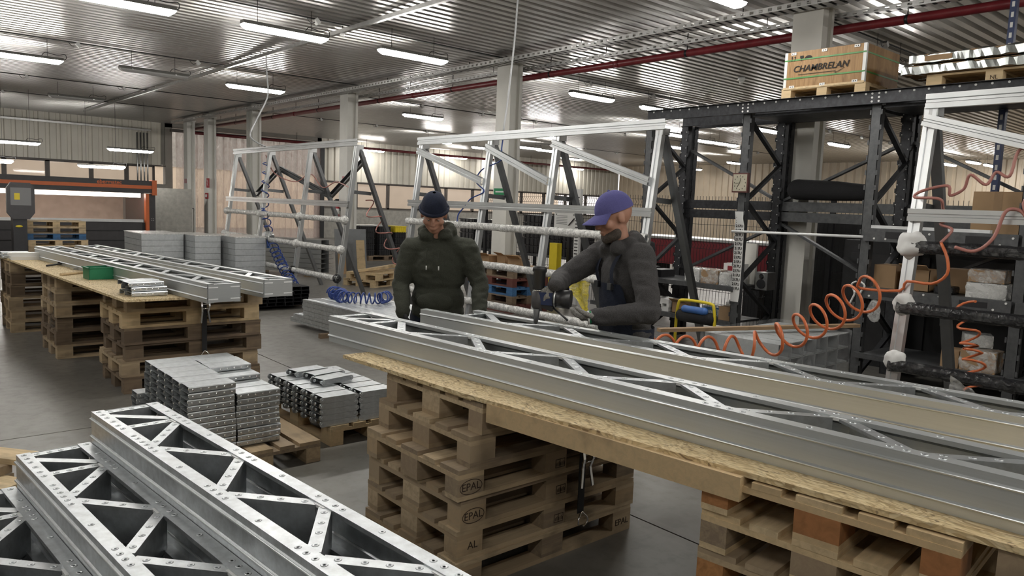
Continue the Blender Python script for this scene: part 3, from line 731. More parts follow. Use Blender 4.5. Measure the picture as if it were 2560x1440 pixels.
def braces():
    hts = {0:[11]*6+[5], 1:[9,9,10,11,11,11,4]}
    for c in (0, 1):
        for r, n in enumerate(hts[c]):
            for k in range(n):
                x = (1.468, 1.762)[c]+random.uniform(-.006,.006)-(.05 if r == 6 else 0); y = 4.715+.158*r
                o = inst('drilled_brace', BD, None, (x, y+random.uniform(-.004,.004), .1442+.0393*k), R(random.uniform(-.5,.5)))
                tag(o, 'drilled brace, %s layer, %s row from the front, %s column of the neat stack' % (ORD[k], ['first','second','third','fourth','fifth','sixth','last low'][r], ['left','right'][c]), 'brace', 'drilled braces stacked on the worn pallet')
    for c in (0, 1):
        for r in range(6):
            for k in range(5):
                o = inst('rounded_brace', BR_, None, (2.385+.312*c+random.uniform(-.004,.004), 4.81+.152*r, .1442+.0428*k))
                tag(o, 'round-ended brace, %s layer, %s row from the front, %s column of the flat stack' % (ORD[k], ['first','second','third','fourth','fifth','sixth'][r], ['left','right'][c]), 'brace', 'round-ended braces stacked on the pale pallet')
    for x, y, z, a, lab in ((2.50,5.47,.3588,7,'round-ended brace at the back of three loose ones'), (2.56,5.30,.3588,10,'round-ended brace in the middle of three loose ones'), (2.54,5.12,.3588,12,'nearest round-ended brace of three loose ones on the stack')):
        tag(inst('rounded_brace', BR_, None, (x, y, z), R(a)), lab, 'brace')
    for k, (dx, dy) in enumerate(((.0,-.02), (.03,.01), (-.03,.03))):
        for j in (0, 1) if k < 2 else (0,):
            pass
    for k in range(3):
        o = inst('drilled_brace', BD, None, (1.66-.02*(k == 2), 6.74+.012*k, .8845+.0395*k), R(3+k*2))
        tag(o, ['lowest','middle','top'][k]+' drilled brace of the front pile on the left table', 'brace', 'braces piled on the left table corner')
        o = inst('drilled_brace', BD, None, (1.645+.02*(k == 1), 6.895+.012*k, .8845+.0395*k), R(2+k*3))
        tag(o, ['lowest','middle','top'][k]+' drilled brace of the rear pile on the left table', 'brace', 'braces piled on the left table corner')
braces()
# ---------------------------------------------------------------- trestle frames
def alu_leg(p0, p1, w_=.085, d=.06):
    # double box with a groove down the face
    return MB().ext([(-w_/2,-d/2),(w_/2,-d/2),(w_/2,d/2),(.012,d/2),(.010,d/2-.012),(-.010,d/2-.012),(-.012,d/2),(-w_/2,d/2)], p0, p1, up=(-1,0,.1))
def c_rail(p0, p1, h=.085, d=.045):
    return MB().ext(thick([(d/2,-h/2),(-d/2,-h/2),(-d/2,-h*.18),(-d/2+.012,-h*.12),(-d/2+.012,h*.12),(-d/2,h*.18),(-d/2,h/2),(d/2,h/2)], .004), p0, p1)
def lumpy(p0, p1, r, seed, n=46, k=10, flat=.8):
    """wrapped bar: uneven crinkled sleeve"""
    p0, p1 = Vector(p0), Vector(p1); m = MB(); pts = []
    d = (p1-p0).normalized(); x = d.cross(Vector((0,0,1))).normalized(); y = x.cross(d)
    for i in range(n):
        p = p0.lerp(p1, i/(n-1))
        for j in range(k+1):
            a = 2*math.pi*(j % k)/k
            rr = r*(1+.22*noise.noise(Vector((i*.7+seed*9, math.cos(a)*2, math.sin(a)*2))))
            pts.append(p+x*math.cos(a)*rr*flat+y*math.sin(a)*rr)
    return m.grid(pts, k+1, n)
def trestle(label, Xa, ys, zt=2.6, leg='alu', rail='alu', wrap='bubble_wrap', diag='front', y_rails=None, zs=(1.74,1.47,.98,.48), ymax=None):
    t = thing('trestle_frame', label, 'trestle', (Xa, min(ys), 0)); y0 = min(ys)
    fx = lambda z: -.13*(zt-z); rx = lambda z: .41*(zt-z)
    ye, ys_ = (max(ys)-y0), 0
    lo, hi = (y_rails or (-.08, ye+.08))
    for y in ys:
        y -= y0
        alu_leg((fx(0),y,0),(0,y,zt)).obj('front_leg', leg, t)
        MB().bar((rx(0)+.03,y,0),(.05,y,zt-.05),.08,.055,up=(1,0,0)).obj('rear_leg', 'steel_grey', t)
        MB().bar((fx(1.88)+.03,y+.05,1.88),(rx(1.88),y+.05,1.86),.03,.055).obj('tie', 'steel_grey', t)
        MB().bx(-.03,.09,y-.05,y+.05,zt-.05,zt+.02).obj('apex_plate', 'alu_dull', t)
    c_rail((-.02,lo,zt+.06),(-.02,hi,zt+.06),.10).obj('top_rail', rail, t)
    c_rail((fx(zs[0])-.055,lo,zs[0]),(fx(zs[0])-.055,hi,zs[0]),.085).obj('plain_rail', rail, t)
    for i, z in enumerate(zs[1:]):
        c_rail((fx(z)-.06,lo+.04,z),(fx(z)-.06,hi-.04,z),.05,.035).obj('padded_rail', rail, t)
        lumpy((fx(z)-.06,lo+.02,z),(fx(z)-.06,hi-.02,z),.048,i+len(label)).obj('wrapping', wrap, t)
    S = sorted(y-y0 for y in ys)
    if diag == 'front':
        for a, b in zip(S[1:], S[:-1]): c_rail((fx(2.05)-.05,b+.02,2.06),(fx(2.5)-.05,a+.03,2.52),.08).obj('diagonal_rail', rail, t)
    elif diag == 'rear':
        pts = [(S[3]-.05,1.80),(S[2],2.30),(S[1]+.05,1.80),(S[0]+.05,2.40)]
        for (a, za), (b, zb) in zip(pts[:-1], pts[1:]): c_rail((rx(za)+.08,a,za),(rx(zb)+.08,b,zb),.09).obj('diagonal_rail', 'steel_grey', t)
    return t, fx
TM, fxm = trestle('middle bright aluminium trestle frame behind the workers', 6.4, (5.06,6.60,7.87,9.50))
TL, fxl = trestle('left dull grey trestle frame with V braces before the curtain', 6.0, (10.75,12.37,14.1,15.8), leg='alu_dull', rail='alu_dull', diag='rear', zs=(1.68,1.43,.96,.50))
TR, fxr = trestle('right bright trestle frame with black wrapped rails', 6.2, (.75,2.33), wrap='black_wrap', zs=(1.80,1.56,1.10,.66), y_rails=(-.1,1.62))
for z, r in ((1.57,.13),(1.12,.10),(.69,.10)):   # cloth pads at the leg joints
    m = MB().sph((fxr(z)-.03, 1.57, z), (r*.62,r*.78,r*.85), 26, 18)
    for i, v in enumerate(m.v): m.v[i] = v+(v-Vector((fxr(z)-.03,1.57,z)))*(.28*noise.noise(v*14)+.10*noise.noise(v*36))
    m.obj('joint_pad', 'paper', TR)
for z in (1.43,.96,.50):
    for y in (0, 1.62, 3.35, 5.05): MB().sph((fxl(z)-.05, y, z), (.075,.07,.075), 10, 8).obj('joint_pad', 'bubble_wrap' if z > .9 else 'black_wrap', TL)
# ---------------------------------------------------------------- black pallet rack
RX, RB = 8.0, 8.78
RY = (6.52, 5.06, 3.55, 2.12, .65)
def rack():
    t = thing('pallet_rack', 'tall black steel storage rack along the right side', 'rack', (RX, 0, 0))
    def post(x, y, w_=.10, d=.09, top=2.96):
        m = MB().ext(thick([(.012,d),(0,d),(0,0),(w_,0),(w_,d),(w_-.012,d)], -.004) , (x, y-w_/2, 0), (x, y-w_/2, top))
        m = MB().bx(x, x+.005, y-w_/2, y+w_/2, 0, top).bx(x, x+d, y-w_/2, y-w_/2+.005, 0, top).bx(x, x+d, y+w_/2-.005, y+w_/2, 0, top)
        z = .2
        while z < top-.1:
            for s_ in (-1, 1): m.bx(x-.004, x+.03, y+s_*(w_/2+.006)-.008, y+s_*(w_/2+.006)+.008, z, z+.05)
            z += .155
        return m
    for y in RY:
        post(0, y).obj('front_post', 'rack_beam_grey', t)
        for dx in (.78, .93): post(dx, y, .11, .09).obj('rear_post', 'rack_steel', t)
        zz = [2.86, 2.38, 1.92, 1.42, .95, .48, .1]
        for i in range(6):
            a, b = (.06, .80) if i % 2 == 0 else (.80, .06)
            MB().bar((a, y-.02, zz[i]), (b, y-.02, zz[i+1]), .035, .055, up=(0,1,0)).obj('frame_brace', 'rack_steel', t)
        m = MB()
        for z in [1.0+.11*i for i in range(18)]:
            m.cyl((.775, y-.052+.02, z), (.779, y-.052+.02, z), .007, n=6)
            m.cyl((.775, y+.045, z+.05), (.779, y+.045, z+.05), .007, n=6)
        tag(m.obj('lit_hole_discs', 'white_plastic', t), kind='stuff')  # white discs stand in for light shining through the post holes
    for i in range(len(RY)-1):
        ya, yb = RY[i], RY[i+1]
        for x, m_ in ((-.045, 'rack_steel'), (.72, 'rack_steel'), (1.02, 'rack_steel')):
            b_ = MB().ext(thick([(.045,0),(0,0),(0,.135),(.045,.135)], -.004), (x if x < 0 else x, ya, 2.935), (x, yb, 2.935)).obj('top_beam', m_, t)
            if x < 0:
                n = 9
                for k in range(n+1):
                    y = ya-.10+(yb-ya+.2)*k/n
                    MB().cyl((x-.002, y, 3.045), (x-.008, y, 3.045), .011, n=10).obj('bolt', 'white_plastic', b_)
                for dy in (-.035, .035):
                    for zz in (2.965, 3.005, 3.045): MB().cyl((x-.002, yb+dy, zz), (x-.008, yb+dy, zz), .011, n=10).obj('bolt', 'white_plastic', b_)
    for i in (0, 1, 2):                                   # rear double beams
        ya, yb = RY[i]-.05, RY[i+1]+.05
        for z in (1.69, 1.82): MB().bx(.84, .885, yb, ya, z, z+.115).obj('rear_beam', 'rack_beam_grey' if i else 'rack_steel', t)
        s_ = 1 if i != 1 else -1
        MB().bar((.90, ya if s_ > 0 else yb, 2.62), (.90, yb if s_ > 0 else ya, 1.95), .03, .07, up=(1,0,0)).obj('cross_brace', 'rack_beam_grey', t)
        MB().bar((.90, ya if s_ < 0 else ya, 1.65 if s_ < 0 else .95), (.90, yb, .95 if s_ < 0 else 1.62), .03, .07, up=(1,0,0)).obj('cross_brace', 'rack_beam_grey', t)
    ya, yb = RY[2], RY[3]                                 # slotted beams of the right bay
    for k, (z0, z1, d) in enumerate(((1.53,1.665,.78),(.93,1.05,.78),(.29,.345,.78))):
        for (a, b) in ((RY[2], RY[3]), (RY[3], RY[4])):
            bm_ = MB().bx(-.05, 0, b+.03, a-.0, z0, z1).obj('shelf_beam', 'rack_beam_grey', t)
            if k < 2:
                for q in (.24, .76):
                    y = a+(b-a)*q; MB().bx(-.053, -.045, y-.12, y+.12, z0+.035, z1-.03).obj('slot', 'black', bm_)
                for q in (.08,.16,.45,.55,.88,.95):
                    y = a+(b-a)*q; MB().cyl((-.051,y,z0+.03+.07*(q*100 % 2)),(-.056,y,z0+.03+.07*(q*100 % 2)),.011,n=8).obj('bolt','white_plastic',bm_)
            MB().bx(0, d, b+.06, a-.06, z1-.03, z1-.005).obj('shelf_deck', 'rack_beam_grey', t)
    for z in (.875, .44):                                 # left bay shelves
        MB().bx(-.02, .02, RY[1]+.02, RY[0]+.9, z-.06, z).obj('shelf_beam', 'rack_beam_grey', t)
        MB().bx(.02, .70, RY[1]+.06, RY[0]+.9, z-.03, z-.004).obj('shelf_deck', 'rack_beam_grey', t)
    MB().cyl((-.03, RY[1]+.08, 1.55), (-.03, RY[2]-.06, 1.57), .016, n=10).obj('rail_pipe', 'rail_edge', t)
    MB().bx(.02, .7, RY[2]+.06, RY[1]-.06, 2.9, 2.93).obj('deck', 'rack_steel', t)
    MB().bx(.02, .7, RY[3]+.06, RY[2]-.06, 2.9, 2.93).obj('deck', 'rack_steel', t)
rack()
# crate on the rack
def crate():
    pallet_t, _ = pallet('pale pallet under the plywood crate on the rack', 8.47, 4.2, 3.071, R(90), 'wood_new'); pallet_t.scale = (.8,1,.88)
    t = thing('wooden_crate', 'plywood crate with black lettering and green straps on the rack', 'crate', (8.07, 3.74, 3.199))
    W_, D, h = .92, .82, .40
    MB().bx(0, D, 0, W_, 0, h).obj('panel_body', 'crate_ply', t)
    for y in (0, W_):
        for x in (0,): MB().bx(x-.004, x+.03, y-.004 if y == 0 else y-.03, y+.03 if y == 0 else y+.004, 0, h).obj('steel_corner', 'white_plastic', t)
    MB().bx(-.006, .04, 0, W_, -.012, .012).obj('base_strip', 'wood_new', t)
    for z in (.11, .31):
        MB().bx(-.006, D+.003, -.003, W_+.003, z-.008, z+.008).obj('strap', 'sign_green' if False else 'strap_green', t)
    for y in (.10, W_/2, W_-.10):
        for z in (.015, h-.02): 
            c = MB().bx(-.007, 0, y-.03, y+.03, z-.014, z+.014).obj('steel_clip', 'white_plastic', t)
            for q in (-.012,.012): MB().cyl((-.0085,y+q,z),(-.007,y+q,z),.006,n=8).obj('clip_hole','ink',c)
    rot = (R(90), 0, R(-90))
    inst('lettering', text_mesh('CHAMBRELAN', .098, 'ink', .25, .0010), t, (-.006, .50, .205), rot=rot)
    m = MB()
    m.bx(-.29,.14,-.063,-.058,0,.0006)
    for a, b in (((.14,-.06),(.135,-.085)), ((.135,-.085),(.235,-.035)), ((.235,-.035),(.14,.02))): m.bar((a[0],a[1],0),(b[0],b[1],0),.0045,.001)
    inst('printed_arrow', m.mesh('printed_arrow','ink'), t, (-.006,.46,.205), rot=rot)
    m = MB()
    for q in (0, .035): m.bx(q,q+.006,0,.045,0,.0006).add([(q-.009,.04,0),(q+.015,.04,0),(q+.003,.062,0)],[(0,1,2)])
    m.add([(.10,.055,0),(.14,.055,0),(.14,.03,0),(.122,.02,0),(.122,.0,0),(.132,-.004,0),(.108,-.004,0),(.118,0,0),(.118,.02,0),(.10,.03,0)],[tuple(range(10))])
    m.add([(.20,.02,0)]+[(.20+.045*math.cos(R(a)),.02+.032*math.sin(R(a)),0) for a in range(0,181,20)],[tuple(range(11))])
    inst('handling_marks', m.mesh('handling_marks','ink'), t, (-.006,W_-.08,.295), rot=rot)
plain('strap_green', (.06,.24,.05), .45)
crate()
def foil_packs():
    p, bl = pallet('pallet with stencilled letters under the foil packs on the rack', 8.55, 2.55, 3.071, R(90), 'wood_new')
    stamp(bl[3], 'NL', (-.074,-.0,.040), .055, False, rot=(R(90),0,R(-90)))
    stamp(bl[5], 'NL', (-.0,.0512,.040), .055, False, rot=(R(90),0,R(180)))
    for k, (z, yo, lab) in enumerate(((3.216,.03,'lower silver foil wrapped flat pack on the rack'), (3.322,-.04,'upper silver foil wrapped flat pack on the rack'))):
        t = thing('foil_pack', lab, 'package', (8.1, 1.7, z)); pts = []
        prof = [(0,.0),(0,.098),(.85,.098),(.85,0)]
        m = MB(); n = 64
        for i in range(n):
            for j in range(27):
                s_ = j/26; peri = 2*(.85+.098); d = s_*peri
                if d < .098: x, z_ = 0, d
                elif d < .948: x, z_ = d-.098, .098
                elif d < 1.046: x, z_ = .85, .098-(d-.948)
                else: x, z_ = .85-(d-1.046), 0
                y = -.5+2.15*i/(n-1); q = .012*noise.noise(Vector((x*9+k*7, y*11, z_*24)))+.010*(1-2*abs(noise.noise(Vector((x*22+k*7, y*26, z_*40)))))
                pts.append((x-q if x < .01 else x, y+yo, max(0.002, z_+q)))
        m.grid(pts, 27, n, False).obj('foil', 'foil_sheet', t)
        MB().bx(0.02,.83,-.49+yo,1.63+yo,.004,.094).obj('pack_core', 'cardboard', t)
        if k: MB().bx(-.014,-.010,1.25+yo,1.5+yo,.02,.07).obj('paper_label','cardboard',t)
foil_packs()
# clock, label strip, loudspeaker
def rack_fittings():
    t = thing('wall_clock', 'square wall clock with brown frame hung on a rack post', 'clock', (7.99, 5.06, 2.13))
    MB().bx(-.045,-.004,-.105,.105,-.115,.115).obj('case', 'frame_red', t)
    MB().bx(-.049,-.044,-.092,.092,-.10,.10).obj('dial', 'paper_old', t)
    m = MB()
    for i in range(12):
        a = R(30*i); m.box((-.050, .075*math.sin(a), .08*math.cos(a)), (.002,.007,.014))
    m.obj('hour_marks', 'ink', t)
    MB().bar((-.051,0,0),(-.051,.035,-.055),.002,.007,up=(1,0,0)).obj('hour_hand','ink',t)
    MB().bar((-.052,0,0),(-.052,-.012,.06),.002,.005,up=(1,0,0)).bar((-.052,0,0),(-.052,.06,-.004),.002,.004,up=(1,0,0)).obj('minute_hand','ink',t)
    t = thing('label_strip', 'long white strip of repeated stickers hanging on a rack post', 'label strip', (7.985, 5.05, .70))
    pts = []
    for j in range(14):
        z = 1.09*j/13; bend = .012*math.sin(z*3)
        for y in (.062,-.062): pts.append((bend-.002-.01*(z > 1.0)*3*(y < 0), y*(.86 if j == 0 else 1)+(.012 if j == 13 and y > 0 else 0), z))
    MB().grid(pts, 2, 14).obj('paper', 'paper', t)
    tm = text_mesh('217U', .046, 'ink', 0, .0012)
    for i in range(17): inst('lettering', tm, t, (-.006+.012*math.sin((.16+.054*i)*3), 0, .16+.054*i), rot=(R(90), 0, R(-90)))
    t = thing('loudspeaker', 'silver monitor loudspeaker mounted inside the rack', 'speaker', (8.45, 4.93, .84))
    MB().bx(-.09,.10,-.08,.08,0,.215).obj('cabinet','alu_dull',t)
    MB().cyl((-.091,0,.075),(-.10,0,.075),.058,n=24).obj('woofer','black_plastic',t)
    MB().cyl((-.091,0,.165),(-.097,0,.165),.034,n=20).obj('tweeter_ring','chrome',t)
    MB().cyl((-.097,0,.165),(-.10,0,.165),.016,n=14).obj('tweeter','black_plastic',t)
    MB().bx(-.05,.05,.06,.16,-.02,0).obj('bracket','rack_steel',t)
plain('frame_red', (.10,.03,.025), .4); plain('paper_old', (.42,.39,.30), .7)
rack_fittings()
wood_mat('wood_plank', [(0, (.33,.22,.125)), (1, (.30,.20,.11))], dark=.2)
# ---------------------------------------------------------------- laser cutting machine at the rear left
def machine():
    t = thing('laser_cutter', 'long dark machine with orange trim and glazed work area', 'machine', (-1.2, 24.0, 0)); L = 7.8
    MB().bx(0,L,0,2.6,0,.85).obj('base_body','black_plastic',t)
    for z0, z1, d in ((.04,.30,.03),(.34,.58,.05),(.62,.86,.03)): MB().bx(.05,L-.3,-d,0,z0,z1).obj('base_panel','charcoal',t)
    MB().bx(.05,L-.28,-.07,.05,.86,.94).obj('base_rail','alu_dull',t)
    MB().bx(-.05,L+.02,-.12,2.6,1.72,2.08).obj('top_hood','charcoal',t)
    MB().bx(-.05,L-.03,-.14,-.11,1.84,1.94).obj('orange_band','machine_orange',t)
    MB().bx(L-.05,L+.08,-.16,.1,1.66,2.10).obj('orange_bracket','machine_orange',t)
    MB().bx(L-.22,L-.13,-.13,.05,.02,1.70).obj('orange_post','machine_orange',t)
    MB().bx(L-.13,L+.06,-.06,2.5,0,1.70).obj('end_panel','charcoal',t)
    for a in range(2):
        for b in range(2): MB().cyl((L-.045+.05*a,-.062,.92+.05*b),(L-.045+.05*a,-.068,.92+.05*b),.009,n=8).obj('bolt','white_plastic',t)
    MB().bx(.05,L-.25,2.3,2.4,.85,1.72).obj('back_panel','machine_inside',t)
    MB().bx(.05,L-.25,.3,.5,1.58,1.70).obj('inner_light_strip','machine_light',t)
    MB().bx(4.55,4.60,.3,.36,.94,1.70).bx(1.5,1.55,.3,.36,.94,1.70).obj('glazing_bar','alu_dull',t)
    MB().bx(.05,L-.22,.06,.07,.94,1.70).obj('front_glazing','machine_glass',t)
    inst('lettering', text_mesh('ebermatec', .15, 'machine_orange', 0, .003), t, (6.62,-.125,2.0), rot=(R(90),0,0))
machine()
def console():
    t = thing('control_console', 'dark eight-sided control monitor on a pedestal at the left edge', 'console', (2.66, 19.5, 0))
    P = [(-.16,-.42),(.16,-.42),(.26,-.28),(.26,.25),(.18,.37),(-.18,.37),(-.26,.25),(-.26,-.28)]
    MB().ext(P,(0,.05,1.48),(0,-.07,1.48)).obj('monitor_case','charcoal',t)
    MB().bx(-.19,.19,-.078,-.071,1.36,1.74).obj('screen','screen_grey',t)
    MB().bx(-.12,-.02,-.081,-.078,1.48,1.62).obj('yellow_notice','yellow_paint',t)
    MB().bx(-.15,.11,-.02,.3,0,1.1).obj('pedestal','black_plastic',t)
    MB().sph((-.04,-.03,.90),(.07,.02,.025),12,8).obj('indicator','yellow_paint',t)
    MB().bar((.0,.05,1.0),(.06,.0,1.15),.06,.08).obj('arm','black_plastic',t)
console()
# pallets by the machine
for k, (wd, lab) in enumerate((('wood_old','bottom'),('wood_old','second'),('wood_old','third'),('wood_new','fourth'),('wood_blue','fifth'),('wood_old','sixth'),('wood_new','top'))):
    pallet('%s pallet of the far stack before the orange machine%s' % (lab, ', blue' if wd == 'wood_blue' else ''), 3.40+(.04 if k < 4 else 0), 20.3, .1442*k, 0, wd, None, 'far pallet stack by the machine')
def bottle():
    t = thing('water_bottle', 'clear plastic water bottle standing before the far pallet stack', 'bottle', (3.60, 19.15, .888))
    MB().lathe([(.032,0),(.036,.02),(.036,.15),(.03,.19),(.013,.225),(.013,.24)],n=14).obj('body','bottle_plastic',t)
    MB().cyl((0,0,.24),(0,0,.26),.015,n=10).obj('cap','white_plastic',t); MB().cyl((0,0,.06),(0,0,.12),.0368,n=14).obj('bottle_label','paper',t)
# ---------------------------------------------------------------- wrapped bundles, channels and profile stacks
def bundles():
    for i, (x0, x1, y, lab) in enumerate(((3.78,4.50,14.45,'film-wrapped steel bundle nearest the machine, crinkled end'), (4.53,4.98,13.9,'narrow film-wrapped steel bundle between two others'), (5.06,5.62,13.4,'film-wrapped steel bundle beside the left trestle'))):
        pp, _ = pallet('pallet under the %s wrapped bundle' % ['first','second','third'][i], (x0+x1)/2, y+.6, 0, R(90), 'wood_dark'); pp.scale = (1,(x1-x0)/.82,1)
        t = thing('wrapped_bundle', lab, 'bundle', (x0, y, .145)); w_ = x1-x0; hh = .855; n = 8
        for k in range(n): MB().bx(0,w_,0,1.15,hh*k/n+.003,hh*(k+1)/n-.003).obj('profile_layer','galv_side',t)
        pts = []; N = 26; K = 14
        for a in range(K):
            for b in range(N):
                z = hh*1.01*a/(K-1); q = b/(N-1)*(w_+2*.6); 
                if q < .6: x, yy = -.008, .6-q
                elif q < .6+w_: x, yy = q-.6, -.008
                else: x, yy = w_+.008, q-.6-w_
                d = .012*noise.noise(Vector((x*6+i*5, yy*6, z*9)))
                pts.append((x+d, yy-abs(d), z))
        MB().grid(pts, N, K).obj('stretch_film','stretch_film',t)
        MB().bx(-.01,w_+.01,-.01,1.16,hh,hh+.012).obj('top_sheet','bubble_wrap',t)
        if i == 0: lumpy((-.012,.05,.05),(-.012,.05,hh),.12,3,30).obj('crumpled_film','foil_wrap',t)
    # stack of long channels with dark open ends
    t0 = (7.82,15.45); ang = 125
    for k in range(7):
        for c in range(2):
            t = thing('steel_channel', '%s pale channel in the %s column of the stack behind the left trestle' % (ORD[k], ['left','right'][c]), 'channel', (t0[0]+.0+.235*c*.95, t0[1]+.235*c*.30, .092+.107*k), R(ang), 'pale channels stacked behind the left trestle')
            MB().ext(thick([(.105,.10),(-.105,.10),(-.105,.0),(.105,.0)],.004),(0,0,0),(2.1,0,0)).obj('channel_section','alu_dull',t)
    for a in (.35, 1.7):
        d = Vector((math.cos(R(ang)), math.sin(R(ang)), 0)); p = Vector((t0[0]+.1, t0[1]+.03, .045))+d*a
        o = MB().box((0,0,0),(.09,.62,.09)).obj('timber_bearer','wood_old',None,p,R(ang)); tag(o,'timber bearer under the %s of the pale channel stack' % ('near end' if a < 1 else 'far end'),'timber')
    # black tubes on the floor behind the left table
    for r in range(5):
        for c in range(8):
            t = MB().ext([(-.065,0),(.065,0),(.065,.056),(-.065,.056)],(0,0,0),(0,2.2,0))
            m = MB()
            for a,b,cc,d in ((-.066,.066,0,.004),(-.066,.066,.054,.058),(-.066,-.060,.004,.054),(.060,.066,.004,.054)): m.bx(a,b,0,2.2,cc,d)
            if (r,c) == (0,0): BT = m.mesh('black_tube','black_metal')
            o = inst('black_tube', BT, None, (4.35+.137*c, 11.1+random.uniform(-.03,.03), .062+.0585*r))
            tag(o,'black tube, %s row, %s from the left in the stack behind the left table' % (ORD[r], ['first','second','third','fourth','fifth','sixth','seventh','eighth'][c]),'tube','black tubes behind the left table')
    for y in (11.5, 12.9):
        o = MB().bx(-.1,1.1,-.03,.03,0,.06).obj('timber_bearer','wood_dark',None,(4.33,y,.0)); tag(o,'%s timber bearer under the black tubes' % ('front' if y < 12 else 'rear'),'timber')
    # bright profiles on the floor behind the right table
    LP = 3.9
    def prof(w_,h):
        m = MB().ext(thick([(-w_/2,0),(w_/2,0),(w_/2,h*.42),(w_/2-.006,h*.46),(w_/2-.006,h*.54),(w_/2,h*.58),(w_/2,h),(w_/2-.05,h),(w_/2-.055,h-.006),(w_/2-.075,h-.006),(w_/2-.08,h),(-w_/2,h)],-.003),(0,0,0),(LP,0,0))
        for i in range(7):
            for q in (.22,.78): m.cyl((.03+i*.045,-w_/2-.003,h*q),(.03+i*.045,-w_/2-.005,h*q),.004,n=6)
        return m.mesh('metal_profile','galv')
    PR = prof(.19,.056)
    for r in range(6):
        for c in range(5):
            sh = 0 if r > 1 else (-.42+.12*r if c == 0 else 0)
            o = inst('metal_profile', PR, None, (4.52+.196*c-.03*sh, 9.32-sh+random.uniform(-.03,.03), .062+.0575*r), R(-87.0))
            tag(o,'bright profile, %s layer, %s from the near side behind the olive worker' % (ORD[r], ['first','second','third','fourth','fifth'][c]),'profile','bright profiles behind the olive worker')
    for y in (8.6, 6.2):
        o = MB().bx(-.15,1.15,-.03,.03,0,.06).obj('timber_bearer','wood_dark',None,(4.46,y,0)); tag(o,'%s timber bearer under the bright profiles' % ('rear' if y > 7 else 'front'),'timber')
    # steel block behind truss
    p, _ = pallet('pallet under the wrapped steel channels by the rack', 6.35, 3.55, 0, 0, 'wood_dark')
    for r in range(4):
        for c in range(6):
            m = MB()
            m.ext(thick([(.10,.0),(-.10,.0),(-.10,.132),(.10,.132)],-.004),(0,0,0),(0,.72,0))
            if (r,c) == (0,0): CH = m.mesh('steel_channel','galv_side')
            o = inst('steel_channel', CH, None, (5.82+.213*c, 3.17, .1445+.1375*r)); tag(o,'steel channel, %s layer, %s from the left in the wrapped block' % (ORD[r], ['first','second','third','fourth','fifth','sixth'][c]),'channel','channels in the wrapped block')
    t = thing('block_film','clear stretch film around the steel channel block','film',(5.70,3.14,.145)); pts=[]; N=40; K=9
    for a in range(K):
        for b in range(N):
            q = b/(N-1)*(2*1.30+2*.78); z = .575*a/(K-1)
            if q < .78: x,y = -.012,.78-q
            elif q < 2.08: x,y = q-.78,-.012
            elif q < 2.86: x,y = 1.30,q-2.08
            else: x,y = 1.30-(q-2.86),.78
            d = .010*noise.noise(Vector((x*7,y*7,z*8))); pts.append((x+d,y+d,z))
    MB().grid(pts,N,K).obj('film_sheet','stretch_film',t)
    o = MB().bar((0,0,0),(1.93,-.86,.02),.07,.03).obj('plank','wood_plank',None,(5.24,4.04,.722)); tag(o,'long brown plank lying across the wrapped steel block','plank')
    # galvanised beam on the floor at the left trestle's feet
    o = MB().bx(0,.10,-1.7,1.7,0,.09).obj('floor_beam','alu_dull',None,(5.50,12.9,0)); tag(o,'grey beam lying on the floor at the left trestle feet','beam')
bundles()
# planks at the lower left edge
for k, (x, y, z, a, lab) in enumerate(((.25,5.14,.28,-52,'topmost'), (.22,4.98,.20,-58,'middle'), (.20,4.90,.12,-50,'lower'))):
    o = MB().bx(-.62,.62,-.075,.075,0,.03).obj('pine_board','wood_new',None,(x,y,z),R(a)); tag(o,'%s pale pine board of the offcut pile at the left edge' % lab,'board','pine offcuts at the left edge')
for x, y, a in ((-.02,5.45,-50),(.4,4.72,-50)):
    o = MB().bx(-.05,.05,-.2,.2,0,.119).obj('wood_block','wood_old',None,(x,y,0),R(a)); tag(o,'%s wood block carrying the pine offcuts' % ('rear' if y > 5 else 'front'),'block')
for k,(x,y,z,a) in enumerate(((.25,5.12,.151,-54),(.24,5.05,.231,-55))):
    o = MB().bx(-.5,.5,-.04,.04,0,.048).obj('spacer_lath','wood_old',None,(x,y,z),R(a)); tag(o,'%s lath between the pine offcuts' % ('lower','upper')[k],'lath')
# ---------------------------------------------------------------- people
plain('eye_white', (.42,.38,.35), .4)
def caps(mb, pts, n=12):
    """chain of tapered capsules [(point, radius), ...]"""
    for (p, r) in pts: mb.sph(p, r, 14, 10)
    for (p, r), (q, s_) in zip(pts[:-1], pts[1:]):
        if (Vector(p)-Vector(q)).length > 1e-4: mb.cyl(p, q, r, s_, n=14)
def ell(mb, c, r, fwd, seg=20, ring=14, tilt=0.0):
    f = Vector((fwd[0], fwd[1], 0)).normalized(); l = Vector((-f.y, f.x, 0))
    M = Matrix((l, f, Vector((0,0,1)))).transposed()
    if tilt: M = M @ Matrix.Rotation(tilt, 3, 'X')
    mb.sph(c, r, seg, ring, M)
def organic(mb, name, mat, voxel, smooth=4, fold=0.0, seed=0, fscale=7.0, parent=None):
    me = baked(mb, name, mat, [('REMESH', dict(mode='VOXEL', voxel_size=voxel)), ('SMOOTH', dict(factor=.5, iterations=smooth))])
    if fold:
        for v in me.vertices:
            p = v.co; q = Vector((p.x*fscale, p.y*fscale, p.z*fscale*1.7))
            d = noise.noise(q+Vector((seed*3.1, 0, 0)))+.5*noise.noise(q*2.3+Vector((0, seed, 0)))
            d = (1-abs(d)*2.0)
            v.co = p+v.normal*(fold*d)
        me.update()
    return inst(name, me, parent)
